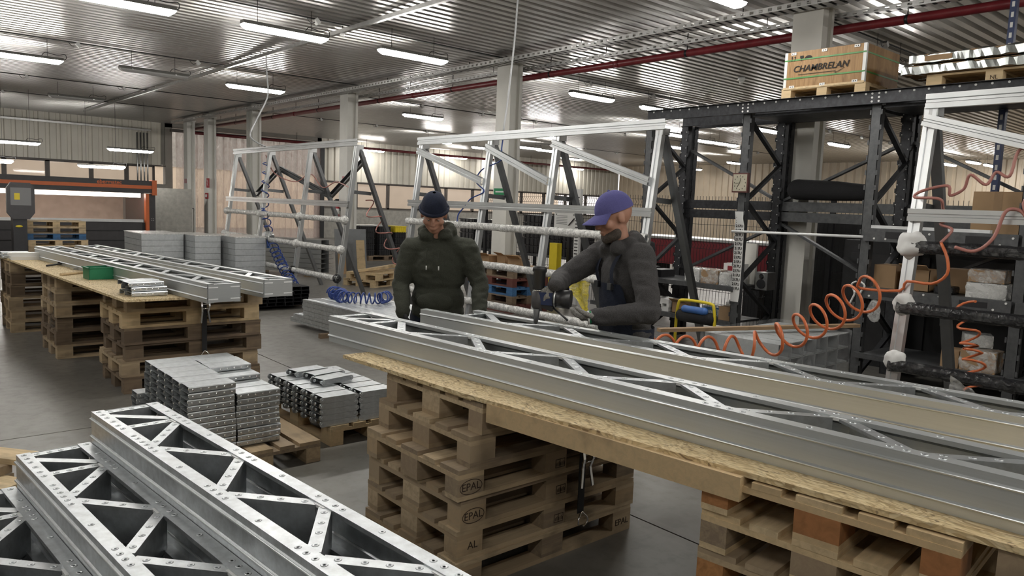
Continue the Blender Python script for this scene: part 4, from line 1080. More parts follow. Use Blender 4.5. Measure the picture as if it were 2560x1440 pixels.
def hand(mb, wrist, d, n, side, curl=.5, size=1.0, spread=.0, thumb_in=.3):
    """wrist point, d = direction to the knuckles, n = back of the hand normal, side = +1 thumb towards d x n"""
    d = Vector(d).normalized(); n = Vector(n); n = (n-d*n.dot(d)).normalized(); s_ = d.cross(n)*side
    wrist = Vector(wrist); L = .085*size
    for q in (-.030, -.010, .012, .030): caps(mb, [(wrist+s_*q*.7*size, .019*size), (wrist+d*L+s_*q*size, .016*size)])
    for k, (q, ln) in enumerate(((.034,.072), (.012,.080), (-.011,.075), (-.033,.058))):
        p = wrist+d*L+s_*q*size; c = curl*(1+.12*k); dd = d.copy(); pts = [(p, .0125*size)]
        for seg, r in ((.45,.0118), (.32,.0108), (.23,.0095)):
            a = c*1.15; dd = (dd*math.cos(a)-n*math.sin(a)).normalized()
            ax = dd; nn = n
            p = p+dd*ln*seg*size; pts.append((p, r*size))
            n_ = dd.cross(s_).normalized(); n = n if False else n
        caps(mb, pts)
    t0 = wrist+d*.025*size+s_*.030*size; td = (d*.75+s_*.65-n*thumb_in).normalized(); t1 = t0+td*.045*size
    td2 = (d*.9+s_*.15-n*(thumb_in+.25)).normalized(); t2 = t1+td2*.034*size; t3 = t2+(td2-n*.2).normalized()*.026*size
    caps(mb, [(t0,.017*size),(t1,.0135*size),(t2,.012*size),(t3,.0105*size)])
def head_mesh(mb, c, fwd, sc_=1.0, pitch=0.0):
    f = Vector((fwd[0], fwd[1], 0)).normalized(); l = Vector((-f.y, f.x, 0)); u = Vector((0,0,1))
    ff = (f*math.cos(pitch)+u*math.sin(pitch)); uu = (u*math.cos(pitch)-f*math.sin(pitch))
    P = lambda a, b, z: Vector(c)+(l*a+ff*b+uu*z)*sc_
    def e(p, r, seg=16, ring=12): mb.sph(p, tuple(x*sc_ for x in r), seg, ring, Matrix((l, ff, uu)).transposed())
    e(P(0,-.012,.03), (.077,.097,.095)); e(P(0,.022,-.035), (.062,.070,.082)); e(P(0,.058,-.085), (.036,.030,.026))
    e(P(0,.082,.022), (.055,.018,.014)); e(P(0,.098,-.012), (.011,.018,.030)); e(P(0,.106,-.028), (.017,.014,.011))
    e(P(0,.085,-.060), (.026,.014,.007)); e(P(0,.083,-.070), (.022,.013,.007))
    for s_ in (-1, 1):
        e(P(.078*s_,-.008,-.008), (.009,.020,.032)); e(P(.045*s_,.058,-.025), (.024,.026,.024))
    return P
def shoe(t, p, f):
    f = Vector(f); m = MB(); caps(m, [(Vector(p)+f*-.06+Vector((0,0,.055)), .045), (Vector(p)+f*.06+Vector((0,0,.05)), .044), (Vector(p)+f*.16+Vector((0,0,.042)), .036)])
    o = organic(m, 'shoe', 'black_plastic', .012, 3, parent=t)
def person(label, J, f, hoodie, trousers, build=1.0, seed=1, waist_r=(.185,.128,.16)):
    f = Vector((f[0], f[1], 0)).normalized(); l = Vector((-f.y, f.x, 0)); V = {k: Vector(v) for k, v in J.items() if k[0] != '_'}
    t = thing('person', label, 'person')
    b = MB(); Pf = head_mesh(b, V['head'], J.get('_look', f), J.get('_hs', 1.0), J.get('_pitch', -.25))
    caps(b, [(V['head']-f*.03-Vector((0,0,.06)), .056), (V['neck'], .062), (V['neck']-f*.035-Vector((0,0,.10)), .065)])
    ell(b, V['chest'], (.15,.095,.20), f); ell(b, V['waist'], (.135,.09,.15), f)
    for s_ in 'RL':
        caps(b, [(V['sh'+s_], .055), (V['el'+s_], .042), (V['wr'+s_], .030)]); caps(b, [(V['chest']+Vector((0,0,.1)), .07), (V['sh'+s_], .055)])
        caps(b, [(V['hip'+s_], .085), (V['kn'+s_], .055), (V['an'+s_], .04)]); caps(b, [(V['waist'], .09), (V['hip'+s_], .085)])
    organic(b, 'body', 'skin', .0075, 3, parent=t)
    for s_ in (-1, 1):
        e = MB().sph(Pf(.031*s_,.081,.002), .0100*J.get('_hs',1.0), 10, 8).obj('eye', 'eye_white', t); MB().sph(Pf(.031*s_,.0885,-.001), .0045, 8, 6).obj('iris', 'ink', e)
        MB().sph(Pf(.031*s_,.0815,.0065), (.0135,.0120,.0100), 12, 8).obj('eyelid', 'skin', t)
    h = MB()
    ell(h, V['chest'], (.203*build,.138*build,.235), f); ell(h, V['chest']+Vector((0,0,.10)), (.175*build,.11*build,.13), f)
    ell(h, V['waist']+Vector((0,0,.03)), (waist_r[0]*build, waist_r[1]*build, waist_r[2]), f); ell(h, V['waist']-Vector((0,0,.06)), (waist_r[0]*1.02*build, waist_r[1]*1.05*build, .09), f)
    for s_ in 'RL':
        caps(h, [(V['neck']-Vector((0,0,.05)), .075), (V['sh'+s_], .078*build), ((V['sh'+s_]*.55+V['el'+s_]*.45), .070*build), (V['el'+s_], .060*build), ((V['el'+s_]*.5+V['wr'+s_]*.5), .054*build), (V['wr'+s_], .050), (V['wr'+s_]+(V['wr'+s_]-V['el'+s_]).normalized()*.02, .043)])
    # hood lying on the shoulders
    for a in range(-3, 4):
        an = a/3*2.3; p = V['neck']+(-f*math.cos(an)*.085+l*math.sin(an)*.095)+Vector((0,0,.015+.035*math.cos(an)+J.get('_hood',0)))
        h.sph(p, (.055,.055,.05), 12, 8)
    ell(h, V['neck']-f*.10-Vector((0,0,.03)), (.115,.075,.095), f)
    organic(h, 'hoodie', hoodie, .0115, 4, .007, seed, 9.0, parent=t)
    tr = MB(); ell(tr, V['waist']-Vector((0,0,.10)), (.155*build,.12*build,.14), f)
    for s_ in 'RL': caps(tr, [(V['waist']-Vector((0,0,.1)), .11), (V['hip'+s_], .105), (V['kn'+s_], .078), (V['an'+s_]+Vector((0,0,.02)), .065)])
    organic(tr, 'trousers', trousers, .016, 3, .008, seed+3, parent=t)
    for s_ in 'RL': shoe(t, (V['an'+s_].x, V['an'+s_].y, 0), f)
    return t, V, f, l, Pf
# olive worker
f1 = (-.72,-.70)
J1 = dict(head=(3.165,4.53,1.672), neck=(3.22,4.555,1.495), chest=(3.235,4.555,1.27), waist=(3.235,4.55,1.01), shR=(3.075,4.68,1.408), shL=(3.372,4.392,1.42), elR=(3.005,4.70,1.15), elL=(3.425,4.29,1.165),
          wrR=(2.945,4.575,.965), wrL=(3.345,4.19,.985), hipR=(3.17,4.63,.90), hipL=(3.30,4.49,.90), knR=(3.15,4.64,.49), knL=(3.30,4.47,.49), anR=(3.15,4.62,.08), anL=(3.32,4.44,.08), _look=(-.60,-.80), _pitch=-.48, _hs=1.13, _hood=.030)
P1, V, f, l, Pf = person('worker in an olive hoodie and dark beanie looking down at the trusses', J1, f1, 'hoodie_olive', 'denim', 1.06, 2)
def beanie(t, Pf, hs):
    m = MB(); pts = []
    for j in range(9):
        for i in range(25):
            a = 2*math.pi*i/24; z = j/8; r = math.cos(z*1.45)
            pts.append(Pf(.086*math.cos(a)*r, -.012+.106*math.sin(a)*r, .035+.112*math.sin(z*1.5)+(.006 if j == 0 else 0)))
    m.grid(pts, 25, 9); o = m.obj('beanie', 'beanie', t)
    m = MB().tube([Pf(.089*math.cos(2*math.pi*i/24), -.012+.109*math.sin(2*math.pi*i/24), .035) for i in range(25)], .013, 8); m.obj('beanie_rim', 'beanie', t)
beanie(P1, Pf, 1.13)
for s_ in (-1, 1):
    p = V['neck']+Vector(f)*.155+l*.045*s_-Vector((0,0,.07))
    m = MB().tube(smooth_path([p, p+Vector(f)*.015-Vector((0,0,.06)), p+Vector(f)*.012-Vector((0,0,.13))], 4), .0035, 6); o = m.obj('drawstring', 'hoodie_olive', P1)
    MB().cyl(p+Vector(f)*.013-Vector((0,0,.125)), p+Vector(f)*.013-Vector((0,0,.155)), .0045, n=6).obj('aglet', 'white_plastic', o)
g = MB(); hand(g, J1['wrR'], (-.12,-.22,-1), (-.9,.3,0), -1, .30); organic(g, 'glove', 'glove_black', .0042, 2, parent=P1)
g = MB(); hand(g, J1['wrL'], (-.2,-.15,-1), (.5,-.8,0), 1, .30); organic(g, 'glove', 'glove_black', .0042, 2, parent=P1)
# kangaroo pocket
m = MB(); c = V['waist']+Vector(f)*.135+Vector((0,0,.02)); ell(m, c-Vector(f)*.022, (.14,.03,.075), f1); organic(m, 'front_pocket', 'hoodie_olive', .012, 3, .005, 9, parent=P1)
# grey worker
f2 = (-.94,.34)
J2 = dict(head=(3.535,3.122,1.708), neck=(3.595,3.10,1.525), chest=(3.635,3.085,1.315), waist=(3.64,3.06,1.05), shR=(3.640,3.285,1.475), shL=(3.555,2.905,1.475), elR=(3.365,3.385,1.300), elL=(3.455,2.735,1.165),
          wrR=(3.158,3.222,1.285), wrL=(3.235,2.945,1.125), hipR=(3.67,3.15,.93), hipL=(3.63,2.96,.93), knR=(3.64,3.26,.50), knL=(3.62,3.06,.50), anR=(3.68,3.35,.08), anL=(3.70,3.13,.08), _look=(-.90,.44), _pitch=-.36, _hs=1.17)
P2, V, f, l, Pf = person('worker in a grey hoodie and blue cap pressing a rivet tool on the truss', J2, f2, 'hoodie_grey', 'denim', 1.08, 5)
def cap(t, Pf):
    m = MB(); pts = []
    for j in range(10):
        for i in range(29):
            a = 2*math.pi*i/28; z = j/9; r = math.cos(z*1.5)
            pts.append(Pf(.087*math.cos(a)*r, -.012+.108*math.sin(a)*r, .030+.108*math.sin(z*1.55)))
    m.grid(pts, 29, 10).obj('cap_crown', 'cap_blue', t)
    pts = []
    for j in range(6):
        for i in range(15):
            a = R(25+130*i/14); k = j/5
            x, y = .085*math.cos(a), -.012+.106*math.sin(a)
            pts.append(Pf(x*(1+.06*k), y+.085*k*math.sin(a)**.6, .038-.020*k-.03*(math.cos(a)**2)*k))
    top = MB().grid(pts, 15, 6); n0 = len(top.v); low = [p+Vector((0,0,-.005)) for p in pts]
    top.grid(low, 15, 6).obj('cap_brim', 'cap_blue', t)
    MB().sph(Pf(0,-.012,.139), .008, 8, 6).obj('cap_button', 'cap_blue', t)
cap(P2, Pf)
m = MB(); hs = 1.10
for a in range(-4, 5):
    an = a/4*1.25; m.sph(Pf(.070*math.sin(an), .015+.060*math.cos(an), -.075-.02*math.cos(an)), (.026,.026,.034), 10, 8)
m.sph(Pf(0,.075,-.098), (.03,.028,.028), 10, 8); organic(m, 'beard', 'beard', .008, 2, .003, 4, 20, parent=P2)
def bib(t):
    up = Vector((0,0,1)); m = MB(); pts = []
    C = V['waist']
    for j in range(14):
        z = -.05+.30*j/13
        for i in range(15):
            u = -1+2*i/14; w_ = .175 if z < .05 else .175-.075*((z-.05)/.2)
            an = u*w_/.175*1.25; pts.append(C+l*(.195*math.sin(an))+f*(.165*math.cos(an)+.012+.005*math.sin(i*1.3+j))+up*z)
    m.grid(pts, 15, 14).obj('dungaree_bib', 'denim', t)
    m = MB(); pts = []
    for j in range(5):
        for i in range(41):
            a = 2*math.pi*i/40; pts.append(C+l*(.197*math.cos(a))+f*(.165*math.sin(a))+up*(-.12+.10*j/4))
    m.grid(pts, 41, 5).obj('waistband', 'denim', t)
    for s_ in (-1, 1):
        p = [C+l*.085*s_+f*.165+up*.24, V['chest']+l*.10*s_+f*.155+up*.08, V['chest']+l*.105*s_+f*.08+up*.20, V['chest']+l*.10*s_-f*.04+up*.225, V['chest']+l*.06*s_-f*.15+up*.06]
        m = MB(); P_ = smooth_path(p, 6); q = []
        for i, a in enumerate(P_): q += [a-l*.022, a+l*.022]
        m.grid(q, 2, len(P_)).obj('strap', 'denim', t)
        MB().box(C+l*.085*s_+f*.178+up*.235, (.03,.03,.04)).obj('buckle', 'steel_grey', t)
    MB().sph(C+l*-.15+f*.10-up*.06 if False else C+l*.17+f*.09-up*.07, (.010,.010,.010), 8, 6).obj('button', 'chrome', t)
bib(P2)
g = MB(); hand(g, J2['wrR'], (-.38,.02,-.90), (-.50,-.82,.1), 1, .45); organic(g, 'glove', 'glove_grey', .0042, 2, .0015, 3, 30, parent=P2)
g = MB(); hand(g, J2['wrL'], (-.62,.75,-.10), (-.1,-.25,-.95), 1, .38, 1.05); organic(g, 'glove', 'glove_grey', .0042, 2, .0015, 6, 30, parent=P2)
d = (Vector(J2['wrL'])-Vector(J2['elL'])).normalized(); p = Vector(J2['wrL'])-d*.0
for k, mt in enumerate(('white_plastic','sign_green','paper')): MB().cyl(p+d*(.022+.012*k), p+d*(.033+.012*k), .041, n=18).obj('wristband', mt, P2)
o = MB().tube([(3.135,3.225,1.155),(3.105,3.10,1.118),(3.095,3.05,1.10)], .006, 8).obj('mandrel_rod', 'black_plastic'); tag(o, 'thin black rod held in the grey worker\'s gloved hand', 'rod')
# rivet tool
def tool():
    t = thing('rivet_tool', 'battery rivet tool with long black cylinder held upright on the truss', 'power tool', (3.062, 3.285, 1.047))
    ax = Vector((.05,.035,.34)).normalized()
    P = lambda h, dx=0, dy=0: Vector((dx,dy,0))+ax*h
    M = ax.to_track_quat('Z','Y').to_matrix()
    MB().lathe([(.006,0),(.013,.004),(.017,.05),(.021,.085),(.021,.09)], M=M, n=16).obj('nosepiece','steel_grey',t)
    MB().lathe([(.021,.09),(.034,.105),(.038,.14),(.038,.19),(.033,.20)], M=M, n=18).obj('head','charcoal',t)
    MB().lathe([(.033,.20),(.0335,.205)], M=M, n=18).obj('collar','chrome',t)
    MB().lathe([(.034,.205),(.038,.21),(.038,.315),(.044,.318),(.044,.345),(.036,.350)], M=M, n=20).obj('collector','black_plastic',t)
    d = Vector((.55,-.80,-.02)).normalized()
    MB().bar(P(.16), P(.16)+d*.13, .06, .075).obj('motor_housing','teal_dark',t)
    MB().cyl(P(.165)+d*.10, P(.165)+d*.205, .052, .058, n=20).obj('battery','black_plastic',t)
    MB().cyl(P(.165)+d*.108, P(.165)+d*.116, .0575, n=20).obj('battery_ring','alu_dull',t)
    MB().bar(P(.12)+d*.02, P(.10)+d*.10, .03, .03).obj('trigger_grip','black_plastic',t)
plain('teal_dark', (.02,.035,.10), .4)
tool()
# ---------------------------------------------------------------- hoses and cables
def hose(name, label, pts, r, m, cat='hose', n=8):
    o = MB().tube(pts, r, n).obj(name, m); return tag(o, label, cat)
hose('spiral_hose', 'orange spiral air hose looping behind the rear truss', smooth_path([(4.75,3.95,.62)]+helix_on([(4.60,3.72,.72),(4.66,3.20,.755),(4.78,2.90,.80),(5.00,2.72,.90),(5.30,2.62,1.02),(5.55,2.55,1.12),(5.80,2.47,1.22)], lambda s_: .075+.055*s_, 11.5, 12)+[(5.98,2.36,1.22),(5.95,2.30,1.30),(5.93,2.12,1.30),(5.92,2.02,1.38),(5.92,2.03,1.50),(5.95,2.09,1.60)], 3), .011, 'hose_orange')
hose('spiral_hose', 'pinkish orange hose winding up the right trestle leg', smooth_path([(5.96,2.10,1.60),(6.02,2.05,1.70),(6.04,2.14,1.74),(6.04,2.05,1.80),(6.05,2.13,1.84),(5.98,2.14,1.92),(6.00,2.32,1.93),(6.02,2.28,1.98),(6.05,2.12,2.02),(6.06,2.10,1.95),(6.08,2.02,2.0),(6.06,1.98,2.10),(6.08,1.88,2.03),(6.10,1.83,2.12),(6.08,1.74,2.09),(6.12,1.70,2.28),(6.12,1.52,2.20)], 6), .011, 'hose_pink')
hose('spiral_hose', 'dark grey hose sagging from the right trestle beside the cardboard box', smooth_path([(5.90,1.98,1.58),(5.9,1.85,1.56),(5.92,1.75,1.66),(5.94,1.70,1.84),(5.96,1.62,1.85),(5.94,1.55,1.78),(5.96,1.60,1.92),(5.95,1.40,1.98)], 6), .012, 'hose_pink')
hose('spiral_hose', 'orange hose coil dangling low behind the right trestle', helix_on([(6.75,2.15,1.12),(6.8,2.12,.9),(6.72,2.02,.60),(6.7,2.0,.42)], .075, 5.5, 12), .010, 'hose_orange')
hose('spiral_hose', 'dark blue spiral hose hanging on the left trestle', smooth_path([(6.05,14.2,2.62)]+helix_on([(5.98,14.2,2.5),(5.88,14.05,1.6),(5.82,13.7,1.05)], .07, 9, 12)+helix_on([(5.72,13.3,.85),(5.62,12.6,.5),(5.50,11.9,.25),(5.40,11.5,.12)], .085, 14, 12), 2), .010, 'hose_blue')
hose('spiral_hose', 'bright blue spiral hose heaped on the bright profiles', helix_on([(4.80,9.20,.49),(4.78,9.05,.50),(4.80,8.95,.49),(4.72,8.80,.49),(4.85,8.55,.49),(5.10,8.45,.49),(5.30,8.62,.49)], lambda s_: .085 if s_ < .35 else .07, 17, 12), .010, 'hose_blue')
hose('spiral_hose', 'blue hose bundle hung at the foot of the left trestle', helix_on([(5.62,10.72,.30),(5.64,10.74,.16)], .075, 7, 12), .011, 'hose_blue')
hose('air_hose', 'dark blue hose dropping from the middle trestle rail', smooth_path([(6.42,7.65,2.70),(6.40,7.66,2.50),(6.36,7.62,2.34),(6.34,7.98,2.22),(6.30,8.05,2.06),(6.28,7.85,1.93),(6.26,8.10,1.83),(6.22,8.18,1.72),(6.20,8.30,1.60),(6.18,8.28,1.45)], 6), .009, 'hose_blue')
hose('hanging_cable', 'pale cable dropping from the ceiling to the middle trestle', smooth_path([(6.55,7.62,4.45),(6.52,7.62,3.9),(6.46,7.63,3.2),(6.42,7.66,2.72)], 6), .012, 'cable_white', 'cable')
hose('hanging_cable', 'white cable curving from the ceiling towards the left trestle', smooth_path([(5.85,13.95,4.42),(5.85,13.9,4.0),(5.80,13.75,3.6),(5.60,13.7,3.2),(5.46,13.7,2.9),(5.55,13.8,2.78),(5.9,14.1,2.70)], 6), .014, 'cable_white', 'cable')
hose('air_hose', 'thin pink hose curling down the rear leg of the left trestle', helix_on([(6.25,10.9,1.75),(6.55,10.75,1.2),(6.85,10.7,.7),(7.0,10.5,.35)], .11, 5.5, 12), .010, 'hose_pink')
hose('air_hose', 'dull red hose looped along the left trestle braces', smooth_path([(6.0,14.3,2.55),(6.05,14.0,2.2),(6.2,13.4,2.05),(6.3,13.0,2.2),(6.25,12.4,1.95),(6.3,12.0,2.05),(6.2,11.3,1.95),(6.05,10.9,2.0)], 6), .010, 'hose_pink')
def motor():
    t = thing('air_tool', 'wrapped grey air tool hanging on the left trestle', 'power tool', (5.74, 13.55, 1.02))
    MB().lathe([(.05,-.14),(.09,-.10),(.095,.05),(.07,.10),(.03,.13)], M=Matrix.Rotation(R(90),3,'X'), n=16).obj('body','foil_wrap',t)
    MB().cyl((0,-.13,0),(0,-.20,0),.03,n=10).obj('spindle','steel_grey',t); MB().bar((0,.02,-.05),(.02,.04,-.22),.05,.06).obj('grip','teal_blue',t)
    MB().cyl((0,.0,.08),(.0,.05,.42),.006,n=6).obj('hook_wire','black_metal',t)
motor()
# ---------------------------------------------------------------- things on the left table
def left_table():
    t = thing('storage_bin', 'green open-fronted plastic bin on the left table', 'bin', (1.66, 8.12, .8845), R(4))
    a = [(0,0),(.20,0),(.25,.12),(-.02,.12)]
    m = MB(); t_ = .004; w_, d, h = .22, .19, .115
    m.bx(0,w_,0,d,0,t_).bx(-.012,w_+.01,0,t_,0,h).bx(-.012,w_+.01,d-t_,d,0,h).bx(-.012,-.008,0,d,0,h)
    m.add([(w_,0,0),(w_,d,0),(w_+.06,d,.07),(w_+.06,0,.07)],[(0,1,2,3)]).obj('bin_body','bin_green',t)
    MB().bx(-.022,w_+.01,-.006,.006,h-.008,h+.004).bx(-.022,w_+.01,d-.006,d+.006,h-.008,h+.004).bx(-.024,-.004,-.006,d+.006,h-.008,h+.004).obj('rim','bin_green',t)
    MB().tube([(w_+.055,-.002,.06),(w_+.075,.0,.085),(w_+.075,d,.085),(w_+.055,d+.002,.06)],.007,8).obj('front_lip','bin_green',t)
    t = thing('hammer', 'small hammer lying on the left table', 'hammer', (1.53, 9.56, .889), R(48))
    MB().cyl((0,0,.013),(.30,0,.016),.011,.009,n=10).obj('handle','black_plastic',t); MB().bx(.28,.315,-.055,.055,.0,.034).obj('head','black_metal',t)
    o = MB().bx(-.09,.09,-.05,.05,0,.022).obj('flat_plate','alu_dull',None,(1.80,9.25,.8845),R(10)); tag(o,'flat grey metal plate beside the hammer','plate')
    o = MB().cyl((0,0,0),(.33,.25,0),.014,.013,n=10).obj('wooden_stick','wood_new',None,(1.49,8.58,.899)); tag(o,'loose wooden tool handle before the green bin','handle')
    def pill(L_,w_,h):
        pts = [(h/2-h/2*math.cos(a)*0+h/2*math.cos(R(90)+math.pi*i/8), h/2+h/2*math.sin(R(90)+math.pi*i/8)) for i,a in enumerate([0]*9)]
        pts += [(L_-h/2+h/2*math.cos(R(-90)+math.pi*i/8), h/2+h/2*math.sin(R(-90)+math.pi*i/8)) for i in range(9)]
        n=len(pts); return MB().add([(a,0,b) for a,b in pts]+[(a,w_,b) for a,b in pts],[tuple(range(n)),tuple(range(n,2*n))[::-1]]+[(i,(i+1)%n,n+(i+1)%n,n+i) for i in range(n)])
    for k in range(2):
        o = pill(.36,.13,.042).obj('rounded_brace','white_plastic',None,(1.325-.015*k,10.60+.02*k,.8845+.0425*k)); tag(o,['lower','upper'][k]+' pale round-ended piece at the left end of the table','brace')
    for k in range(2):
        o = inst('drilled_brace',BD,None,(1.27,10.92+.01*k,.8845+.0395*k)); tag(o,['lower','upper'][k]+' drilled brace behind the pale pieces on the left table','brace')
    for k in range(4):
        o = MB().bx(0,.32,0,.3,0,.078).obj('wrapped_box','white_plastic',None,(.96,11.2,.8845+.0785*k)); tag(o,['lowest','second','third','top'][k]+' pale box of the pile at the very left edge','box')
    o = MB().bx(0,.32,0,.3,0,.884).obj('box_stand','wood_old',None,(.93,11.2,0)); tag(o,'wooden stand under the pale box pile','stand')
left_table()
def ratchet(x, y, ztop, zlow, lab, half):
    t = thing('ratchet_strap', lab, 'strap', (x, y, zlow))
    h = ztop-zlow
    MB().bx(-.022,.022,-.003,.001,.02,h+.05).obj('webbing','strap_black',t)
    for s_ in (-1,1):
        MB().bar((s_*.03,-.02,h),(s_*.034,-.045,h-.10),.006,.016,up=(1,0,0)).bar((s_*.034,-.045,h-.10),(s_*.026,-.03,h-.15),.006,.014,up=(1,0,0)).bar((s_*.026,-.03,h-.15),(s_*.04,-.04,h-.25),.006,.014,up=(1,0,0)).obj('ratchet_arm','chrome',t)
    for zz in (.03,.08,.12): MB().cyl((-.036,-.035,h-zz),(.036,-.035,h-zz),.006,n=8).obj('ratchet_pin','chrome',t)
    MB().tube(smooth_path([(0,-.01,.03),(.03,-.02,.0),(.035,-.02,-.03),(.01,-.015,-.05)],4),.005,6).tube(smooth_path([(0,-.01,.03),(-.03,-.02,.0),(-.03,-.02,-.03)],4),.005,6).obj('hook','chrome',t)
ratchet(2.335, 6.935, .84, .30, 'black ratchet strap with steel buckle on the left table stack', 0)
ratchet(2.73, 2.535, .60, .18, 'black ratchet strap dangling on the right table stack', 0)
def film_strand():
    pts = []; 
    for j in range(16):
        for i in range(5): z = .72-.62*j/15; pts.append((1.47+.02*i-.02*math.sin(j*.9)+.02*noise.noise(Vector((i,j,1))), 9.02+.03*i+.03*noise.noise(Vector((i*.8,j*.5,4))), z))
    o = MB().grid(pts,5,16).obj('film_scrap','plastic_bag'); tag(o,'strand of clear film hanging off the middle left stack','film')
film_strand()
def film_tuft():
    pts = []
    for j in range(12):
        for i in range(12):
            u, v = i/11, j/11
            pts.append((3.68+.03*noise.noise(Vector((i*.9,j*.7,3))), 1.20-.24*u+.02*noise.noise(Vector((i,j,8))), .892+(.115*(1-u)+.06)*v+.012*noise.noise(Vector((i*1.1,j,5)))))
    o = MB().grid(pts,12,12).obj('film_scrap','plastic_bag'); tag(o,'crumpled clear film tuft standing behind the rear truss','film')
film_tuft()
# ---------------------------------------------------------------- mesh fence and what stands behind it
def fence():
    t = thing('mesh_fence', 'dark wire mesh fence panels behind the rack and trestle', 'fence', (10.0, 0, 0))
    Y = 2.4
    while Y < 11:
        MB().bx(-.03,.03,Y-.03,Y+.03,0,2.05).obj('fence_post','black_metal',t)
        m = MB()
        for i in range(1,44):
            y = Y+i*.0568
            for a,b in (((0,.05),(0,.55)),((0,.55),(.03,.6)),((.03,.6),(0,.65)),((0,.65),(0,1.2)),((0,1.2),(.03,1.25)),((.03,1.25),(0,1.3)),((0,1.3),(0,1.85)),((0,1.85),(.03,1.9)),((.03,1.9),(0,1.95)),((0,1.95),(0,2.02))): m.bar((a[0],y,a[1]),(b[0],y,b[1]),.0045,.0045)
        for z in (.08,.36,.55,.65,.93,1.2,1.3,1.58,1.85,1.95): m.bx(-.003,.003,Y,Y+2.5,z-.003,z+.003)
        m.obj('wire_panel','black_metal',t); Y += 2.5
    MB().bx(-.03,.03,Y-.03,Y+.03,0,2.05).obj('fence_post','black_metal',t)
fence()
def crate_mesh(w_,d,h,m):
    mb = MB().bx(-w_/2,w_/2,-d/2,d/2,.01,h*.96); 
    for i in range(6): x=-w_/2+w_*(i+.5)/6; mb.bx(x-.012,x+.012,-d/2-.012,d/2+.012,.0,h*.9)
    for i in range(4): y=-d/2+d*(i+.5)/4; mb.bx(-w_/2-.012,w_/2+.012,y-.012,y+.012,0,h*.9)
    mb.bx(-w_/2-.015,w_/2+.015,-d/2-.015,d/2+.015,h*.86,h*.98); return mb.mesh('plastic_crate',m)
CB = crate_mesh(.38,.56,.17,'black_plastic'); CY = crate_mesh(.38,.56,.19,'yellow_paint')
def crates():
    for (x,y,n,lab,z0) in ((11.6,12.5,5,'left crate stack behind the mesh fence',.72),(11.6,11.85,5,'middle crate stack behind the mesh fence',.72),(11.6,11.2,4,'right crate stack behind the mesh fence',.72),(11.6,14.9,4,'crate stack behind the middle trestle left end',.72),(11.6,14.2,4,'crate stack beside the middle column',.72)):
        for k in range(n): tag(inst('plastic_crate',CB,None,(x,y,z0+.172*k)),'%s black crate of the %s' % (ORD[k],lab),'crate','black crates behind the fence')
    for y0,y1,lab in ((10.8,12.9,'right'),(13.8,15.3,'left')):
        t = thing('steel_bench','long %s bench carrying black crates behind the fence' % lab,'bench',(11.6,y0,0)); L=y1-y0
        MB().bx(-.3,.3,0,L,.66,.715).obj('bench_top','rack_beam_grey',t)
        for x in (-.26,.26):
            for y in (.05,L-.05): MB().bx(x-.03,x+.03,y-.03,y+.03,0,.66).obj('leg','rack_steel',t)
        MB().bx(-.28,.28,.08,L-.08,.2,.24).obj('lower_shelf','rack_beam_grey',t)
    for (x,y,n,lab) in ((11.2,19.6,5,'far left crate stack between the columns'),(11.75,19.6,5,'far middle crate stack between the columns'),(12.3,19.6,4,'far right crate stack between the columns')):
        for k in range(n): tag(inst('plastic_crate',CB,None,(x,y,.146+.172*k),R(90) if False else 0),'%s black crate of the %s' % (ORD[k],lab),'crate','far crates between the columns')
    pallet('pallet under the far crates between the columns',11.75,19.6,0,0,'wood_dark')
    tag(inst('plastic_crate',CY,None,(12.3,19.6,.146+.172*4)),'yellow crate on top of the far crates','crate')
    o = MB().bx(-.55,.25,-.3,.3,0,.03).obj('metal_sheet','alu_dull',None,(11.45,19.6,.146+.172*5+.002)); tag(o,'pale sheet lying over the far crates','sheet')
crates()
